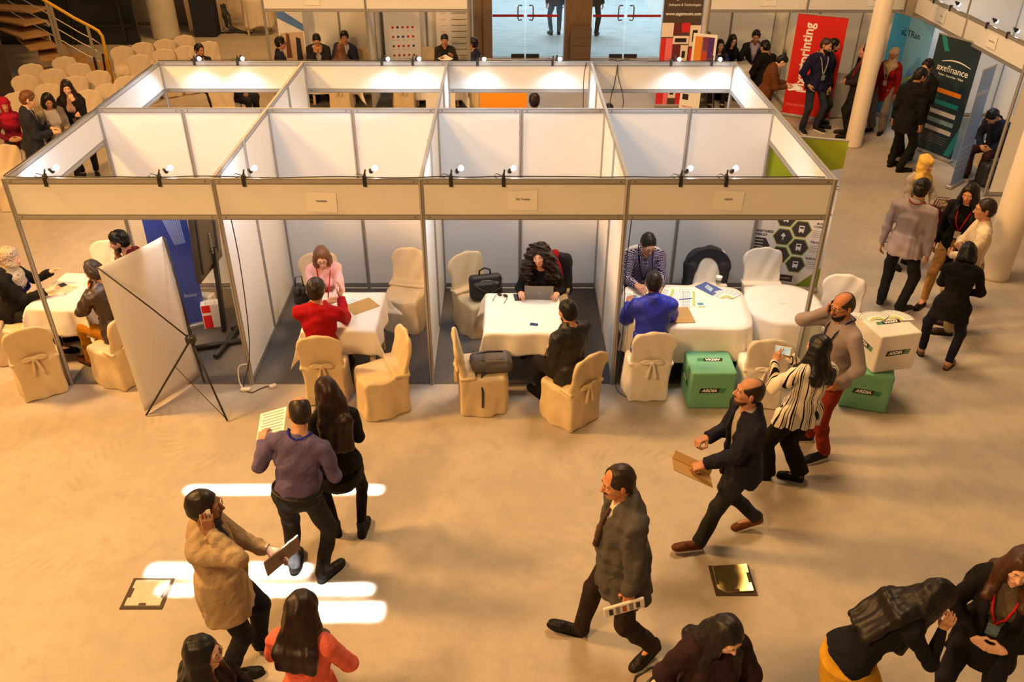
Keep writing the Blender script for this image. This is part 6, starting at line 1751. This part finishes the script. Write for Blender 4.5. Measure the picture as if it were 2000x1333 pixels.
# --- right background
p = person('bearded man in a navy track jacket in front of the red banner', 6.92, 8.88, 286, 1.80, head=(28, 14, 0), RA='pocket', LA='hang', LF=(-.16, .02, 12), RF=(.16, .02, -14), w=1.08, q=1.5, skin=MED, hair=('buzz', (.22, .15, .11)), beard=('full', (.10, .07, .06)), top=('zip', (.10, .105, .23)), bottom=('jeans', (.17, .19, .24)), shoes=('sneaker', (.09, .09, .12)), lanyard=(.7, .68, .66), badge=(.45, .52, .56))
hold_box(p, 'L', 'document_case', 'thin dark case in the hand of the man in the track jacket', 'case', (.22, .30, .02), BAGB, (0, .12, 0))
person('dark haired man whose head shows behind the track jacket man', 7.18, 9.15, 350, 1.72, q=1.7, skin=MED, hair=('short', HB), beard=('stubble', (.25, .18, .14)), top=('zip', BLK), bottom=('jeans', JEAN))
person('man in a dark jacket half hidden behind the cream column', 7.62, 8.52, 168, 1.76, head=(0, 4, 0), LA='fold', RA='fold', q=1.6, skin=TAN_, hair=('recede', (.13, .10, .08)), top=('suit', (.13, .115, .14)), inner=(.3, .28, .3), bottom=('trousers', (.08, .075, .085)), lanyard=(.6, .1, .12), belly=.4)
person('woman in a black headscarf peeking behind the column', 8.05, 9.4, 235, 1.64, fem=1, q=1.8, skin=MED, hair=('hijab', (.07, .06, .07)), top=('knit', BLK), bottom=('wide', BLK))
person('woman in a beige headscarf and red top by the sky blue banner', 8.27, 8.78, 222, 1.65, fem=1, head=(12, 10, 0), q=1.6, LA='hang', RA='hang', skin=DKS, hair=('hijab', (.64, .56, .47), 1), top=('sweater', (.46, .03, .06), {'hem': -.24}), bottom=('wide', (.42, .39, .38)), shoes=('flat', BLK), lanyard=(.75, .68, .62), badge=(.7, .6, .55))
person('man in a black suit seen from behind at the slate banner', 7.84, 6.72, 40, 1.80, head=(-38, 20, 0), LF=(-.12, .06, 0), RF=(.12, -.06, -35), q=1.5, LA='hang', RA='hang', skin=TAN_, hair=('short', (.06, .05, .05)), beard=('stubble', (.20, .14, .11)), top=('suit', (.06, .055, .065)), inner=(.7, .5, .5), bottom=('trousers', (.055, .05, .06)), shoes=('shoe', BLK), glasses=(.1, .1, .1))
person('dark haired man in black facing the suited man by the slate banner', 8.28, 7.32, 208, 1.80, head=(10, 18, 0), q=1.6, LA='bent', RA='cheek', skin=MED, hair=('short', HB), top=('suit', (.05, .05, .055)), inner=(.15, .15, .16), bottom=('trousers', (.05, .05, .055)), shoes=('shoe', (.12, .09, .08)))
person('seated visitor in a navy jacket behind the edge-on banner', 9.35, 6.35, 205, 1.74, sit=.46, lean=24, head=(0, 36, 0), q=1.6, LA='fold', RA='fold', skin=MED, hair=('short', HB), top=('zip', (.09, .10, .18)), bottom=('trousers', (.18, .09, .08)), shoes=('shoe', BLK))
sdfthing('backpack', 'black backpack on the floor behind the edge-on banner', 'bag', [('bag_body', BAGB, lambda f: f.box((0, 0, .22), (.16, .12, .21), rad=.07).box((0, -.12, .16), (.12, .05, .12), rad=.04, k=.02), .010)], (9.12, 5.95, 0), 15)
p = person('woman in a brown coat with a hair bun reading a booklet by the red banner', 5.80, 8.42, 352, 1.66, fem=1, lean=8, hunch=6, head=(0, 36, 0), q=1.5, LA=(-.06, .38, 1.06), RA=(.08, .36, 1.04), skin=LT, hair=('bun', HB), top=('coat', (.36, .20, .09), {'hem': -.50}), inner=(.3, .2, .15), bottom=('tights', DK), shoes=('boot', BLK))
hold_box(p, 'R', 'booklet', 'white booklet read by the woman in the brown coat', 'booklet', (.22, .28, .008), PAPER, (.02, .08, .0))
def seated(label, x, y, f, H=1.74, z=None, **k):
    k.setdefault('q', 1.7)
    return person(label, x, y, f, H, sit=.46, **k)
# --- seated group right of the doors
seated('bald man seated at the left of the far right group', 5.18, 11.30, 335, head=(-20, 4, 0), LA='fold', RA='fold', skin=TAN_, hair=('buzz', (.35, .25, .18)), top=('zip', (.36, .33, .30)), bottom=('jeans', JEAN))
seated('woman with a blue scarf and long dark hair in the far right group', 5.36, 10.72, 268, 1.68, fem=1, head=(10, 4, 0), LA='fold', RA='fold', skin=LT, hair=('long', (.10, .065, .055), .30), top=('knit', (.16, .22, .45)), bottom=('slim', DK))
seated('woman in black with glasses in the far right group', 5.72, 11.35, 285, 1.66, fem=1, lean=8, LA='fold', RA='fold', skin=LT, hair=('long', HB, .2), top=('knit', (.05, .07, .075)), bottom=('slim', BLK), glasses=(.3, .15, .1))
seated('man in a dark suit facing us in the far right group', 6.32, 11.48, 255, 1.80, lean=8, head=(0, 10, 0), LA='fold', RA='fold', skin=TAN_, hair=('short', HB), top=('suit', (.14, .13, .165)), inner=(.7, .65, .75), bottom=('trousers', DK), lanyard=(.3, .25, .6))
seated('man in black seen from behind in the far right group', 6.34, 10.35, 118, 1.78, lean=10, head=(0, 10, 0), LA='fold', RA='fold', skin=MED, hair=('short', HB), top=('zip', (.06, .055, .06)), bottom=('trousers', BLK))
seated('dark haired visitor seen from behind beside the poster board', 4.80, 10.10, 92, 1.66, fem=1, hair=('lowbun', (.085, .06, .05)), skin=MED, top=('knit', (.12, .12, .16)), bottom=('slim', BLK), LA='fold', RA='fold')
# --- seated in the far left booths
seated('man in a navy suit with glasses at the left end of the far booth', -3.98, 10.72, 14, 1.76, head=(0, 10, 0), LA='fold', RA='fold', skin=TAN_, hair=('short', HB), glasses=(.08, .08, .08), top=('suit', (.13, .14, .21)), inner=(.65, .62, .66), bottom=('trousers', NAV))
seated('man in a dark blazer with clasped hands in the far left booth', -3.30, 11.32, 282, 1.80, lean=14, head=(0, 20, 0), LA='chin', RA='chin', skin=MED, hair=('crop', HB), glasses=(.2, .1, .08), top=('suit', (.15, .135, .16)), inner=(.75, .72, .78), bottom=('trousers', NAV))
seated('man in a navy suit resting his cheek on his hand', -2.74, 11.40, 262, 1.80, lean=8, side=-6, head=(16, 12, 0), RA='cheek', LA='fold', skin=TAN_, hair=('short', HB), top=('suit', (.13, .14, .23)), inner=(.6, .6, .7), bottom=('trousers', NAV))
seated('woman with long brown hair seen from behind in the far left booth', -2.62, 10.32, 90, 1.64, fem=1, LA='fold', RA='fold', skin=LT, hair=('long', (.36, .22, .14), .25), top=('knit', (.3, .25, .25)), bottom=('slim', BLK))
p = seated('woman in a dark grey blazer reading a sheet in the far booth', -.50, 11.15, 272, 1.72, fem=1, head=(0, 16, 0), LA=(-.16, .34, .98), RA=(.10, .34, .92), skin=TAN_, hair=('lowbun', HB), top=('blazer', (.17, .155, .16)), inner=(.05, .05, .05), bottom=('slim', BLK))
hold_box(p, 'R', 'paper_sheet', 'white sheet held by the woman in the dark grey blazer', 'paper', (.21, .29, .004), PAPER, (.05, .06, .0), rot=Matrix.Rotation(R(40), 3, 'X'))
seated('man in profile at the right end of the far booth', .15, 10.72, 172, 1.74, head=(0, 8, 0), LA='fold', RA='fold', skin=TAN_, hair=('short', HB), top=('suit', (.12, .14, .22)), inner=(.8, .78, .8), bottom=('trousers', NAV))
person('dark haired visitor whose head shows behind the laptop booth', 1.28, 5.40, 90, 1.74, q=1.7, skin=MED, hair=('crop', (.14, .10, .08)), top=('zip', (.3, .26, .2)), bottom=('jeans', JEAN))
person('dark haired visitor whose crown shows inside the right rear booth', 2.42, 5.10, 100, 1.66, q=1.7, skin=MED, hair=('short', (.10, .08, .06)), top=('zip', (.3, .26, .2)), bottom=('jeans', JEAN))
seated('dark haired man seated near the audience chairs at the far left', -5.50, 10.15, 318, 1.74, head=(0, 10, 0), LA='fold', RA='fold', skin=TAN_, hair=('short', HB), beard=('stubble', (.22, .15, .12)), top=('suit', (.15, .16, .22)), bottom=('trousers', (.13, .14, .2)))
seated('seated man in a dark suit with clasped hands seen under the rear fascia', -4.72, 9.35, 350, 1.76, lean=26, head=(0, 0, 0), LA='fold', RA='fold', skin=MED, hair=('short', HB), top=('suit', (.14, .135, .16)), inner=(.7, .65, .6), bottom=('trousers', (.13, .125, .14)), shoes=('shoe', BLK))
# --- left side
p = person('man in a navy blazer with wavy brown hair at the left edge', -6.74, 5.36, 28, 1.78, lean=4, head=(-4, 18, 0), q=1.3, RA=(.08, .30, 1.10), LA=(-.10, .30, 1.12), skin=LT, hair=('short', (.40, .25, .14)), top=('suit', (.15, .155, .195), {'hem': -.28}), inner=(.70, .72, .80), bottom=('trousers', (.10, .10, .13)), shoes=('shoe', BLK))
person('woman in a grey cardigan with straight black hair among three at the left', -6.60, 5.86, 312, 1.63, fem=1, head=(-8, 26, 0), q=1.3, LA='bent', RA='bent', skin=TAN_, hair=('bob', (.06, .05, .055)), top=('cardigan', (.50, .46, .42), {'vee': (-.3, .18)}), inner=(.78, .73, .68), bottom=('slim', DK), shoes=('flat', BLK))
person('woman in a black blazer with long dark hair and her hand at her mouth', -6.50, 6.40, 288, 1.68, fem=1, head=(6, 14, 0), q=1.3, LA='chin', RA='cross', skin=LT, hair=('long', (.13, .08, .065), .38), top=('blazer', (.06, .055, .065), {'vee': (-.1, .18)}), inner=(.60, .48, .47), bottom=('slim', (.07, .07, .08)), shoes=('shoe', BLK))
seated('woman in a magenta headscarf seated at the left frame edge', -7.72, 6.55, 300, 1.64, fem=1, q=1.4, LA='fold', RA='fold', skin=MED, hair=('hijab', (.62, .08, .20), 1), top=('knit', (.42, .06, .16)), bottom=('slim', (.25, .26, .3)))
# --- leftmost booth
seated('woman in a pale printed headscarf and black blazer with open hands', -4.93, .74, 8, 1.70, fem=1, q=1.0, lean=9, head=(-4, 8, 0), RA=(.14, .46, .84), LA=(-.20, .44, .92), skin=LT, hair=('hijab', (.74, .68, .60), 1), hairm=SCARF, top=('blazer', (.075, .065, .07), {'vee': (.0, .2)}), inner=(.72, .55, .60), bottom=('slim', DK), shoes=('flat', BLK), lanyard=(.14, .18, .5), curl=(.25, .25))
seated('man in a brown leather jacket and mustard trousers seen from behind', -3.55, .30, 145, 1.74, q=1.0, lean=12, head=(6, 8, 0), LA='chin', RA='fold', LF=(-.20, .44, 4), RF=(.16, .40, -4), skin=TAN_, hair=('short', (.24, .20, .17)), beard=('stubble', (.3, .24, .2)), top=('zip', (.2, .14, .11)), topmat=LEATHER, bottom=('jeans', (.60, .40, .07)), shoes=('shoe', (.36, .18, .09)))
seated('bearded man in a burgundy sweater with his hand at his mouth', -3.56, 1.16, 190, 1.76, q=1.1, lean=8, head=(4, 10, 0), RA='chin', LA='fold', skin=TAN_, hair=('short', (.05, .04, .04)), beard=('full', (.06, .045, .04)), top=('sweater', (.33, .055, .085)), bottom=('jeans', JEAN))
# --- red jacket booth
seated('woman in a pink shirt with glasses and brown hair behind the white table', -1.30, 1.04, 276, 1.66, fem=1, q=1.0, lean=14, head=(6, 12, 0), RA=(.09, .50, .80), LA=(-.10, .50, .80), skin=LT, hair=('bob', (.40, .25, .15)), glasses=(.1, .07, .06), top=('shirt', (.86, .67, .69)), bottom=('slim', BLK), shoes=('flat', BLK), lanyard=(.70, .10, .16))
seated('man in a red jacket seated with his back to us, gesturing', -1.16, -.15, 88, 1.78, q=1.0, lean=3, head=(-6, 8, 0), RA=(.16, .42, .98), LA=(-.02, .46, .88), skin=TAN_, hair=('short', (.13, .085, .065)), top=('overshirt', (.60, .03, .085), {'sithem': -.16, 'hem': -.16}), bottom=('trousers', BLK), shoes=('shoe', BLK), w=1.1, rh=((0, .5, .9), (-1, .1, .2)), curl=(.3, .3))
# --- laptop booth
p = seated('smiling woman with long curly dark hair behind the laptop', 1.27, 1.10, 262, 1.68, fem=1, q=1.0, lean=20, head=(2, -14, 12), RA=(.20, .44, .80), LA=(-.22, .40, .80), skin=(.84, .62, .50), hair=('curly', (.14, .085, .065)), top=('knit', (.05, .045, .05)), bottom=('slim', BLK), shoes=('flat', BLK))
for s_ in (-1, 1):
    e_ = MB().ball(p['hd'](s_*.084, .0, -.055), (.012, .012, .020), 10).build('earring', mat('pearl_gold', (.72, .62, .42), .25, metal=.4))
    e_.parent = p['root']; e_.matrix_parent_inverse = p['rm'].inverted()
seated('man in a black jacket seated with his back to us at the laptop table', 1.53, -.57, 126, 1.72, q=1.0, lean=6, head=(-2, 8, 0), LA=(-.04, .30, .70), RA=(.05, .30, .66), LF=(-.06, .42, 0), RF=(.12, .36, 10), skin=MED, hair=('crop', (.06, .05, .045)), beard=('stubble', (.2, .14, .11)), top=('zip', (.1, .09, .09)), topmat=BLKL, bottom=('jeans', (.10, .085, .085)), shoes=('shoe', BLK))
# --- leaflet booth
seated('man in a checked shirt with glasses behind the leaflet table', 2.50, 1.36, 272, 1.78, q=1.0, lean=16, head=(8, 16, 0), RA=(.14, .52, .82), LA=(-.12, .54, .82), skin=(.74, .53, .42), hair=('crop', (.07, .055, .055)), beard=('stubble', (.36, .24, .19)), glasses=(.15, .12, .12), top=('shirt', (.5, .5, .5)), topmat=CHECK, bottom=('trousers', BLK), shoes=('shoe', BLK), lanyard=(.10, .10, .22), w=1.08)
seated('man in a bright blue quilted jacket seated with his back to us', 2.43, -.04, 90, 1.76, q=1.0, lean=9, head=(2, 14, 0), RA=(.16, .46, .84), LA=(-.20, .44, .84), skin=TAN_, hair=('crop', (.11, .08, .06)), top=('zip', (.13, .17, .66), {'sithem': -.18, 'hem': -.18}), topmat=mat('quilted_blue', s2l((.13, .17, .66)), .5, noise=.06, scale=12, bump=.5, bscale=24, stretch=(1, 1, 2.5)), bottom=('jeans', (.09, .12, .32)), shoes=('sneaker', BLK), w=1.08)
# --- beyond the glass doors
person('person in jeans beyond the glass doors, left of the wooden pillar', 2.20, 17.1, 100, 1.75, q=2.0, hair=('short', HB), top=('zip', (.25, .3, .38)), bottom=('jeans', (.30, .38, .45)))
person('person in black beyond the glass doors, right of the wooden pillar', 3.24, 17.0, 80, 1.76, q=2.0, hair=('short', HB), top=('zip', BLK), bottom=('trousers', BLK))
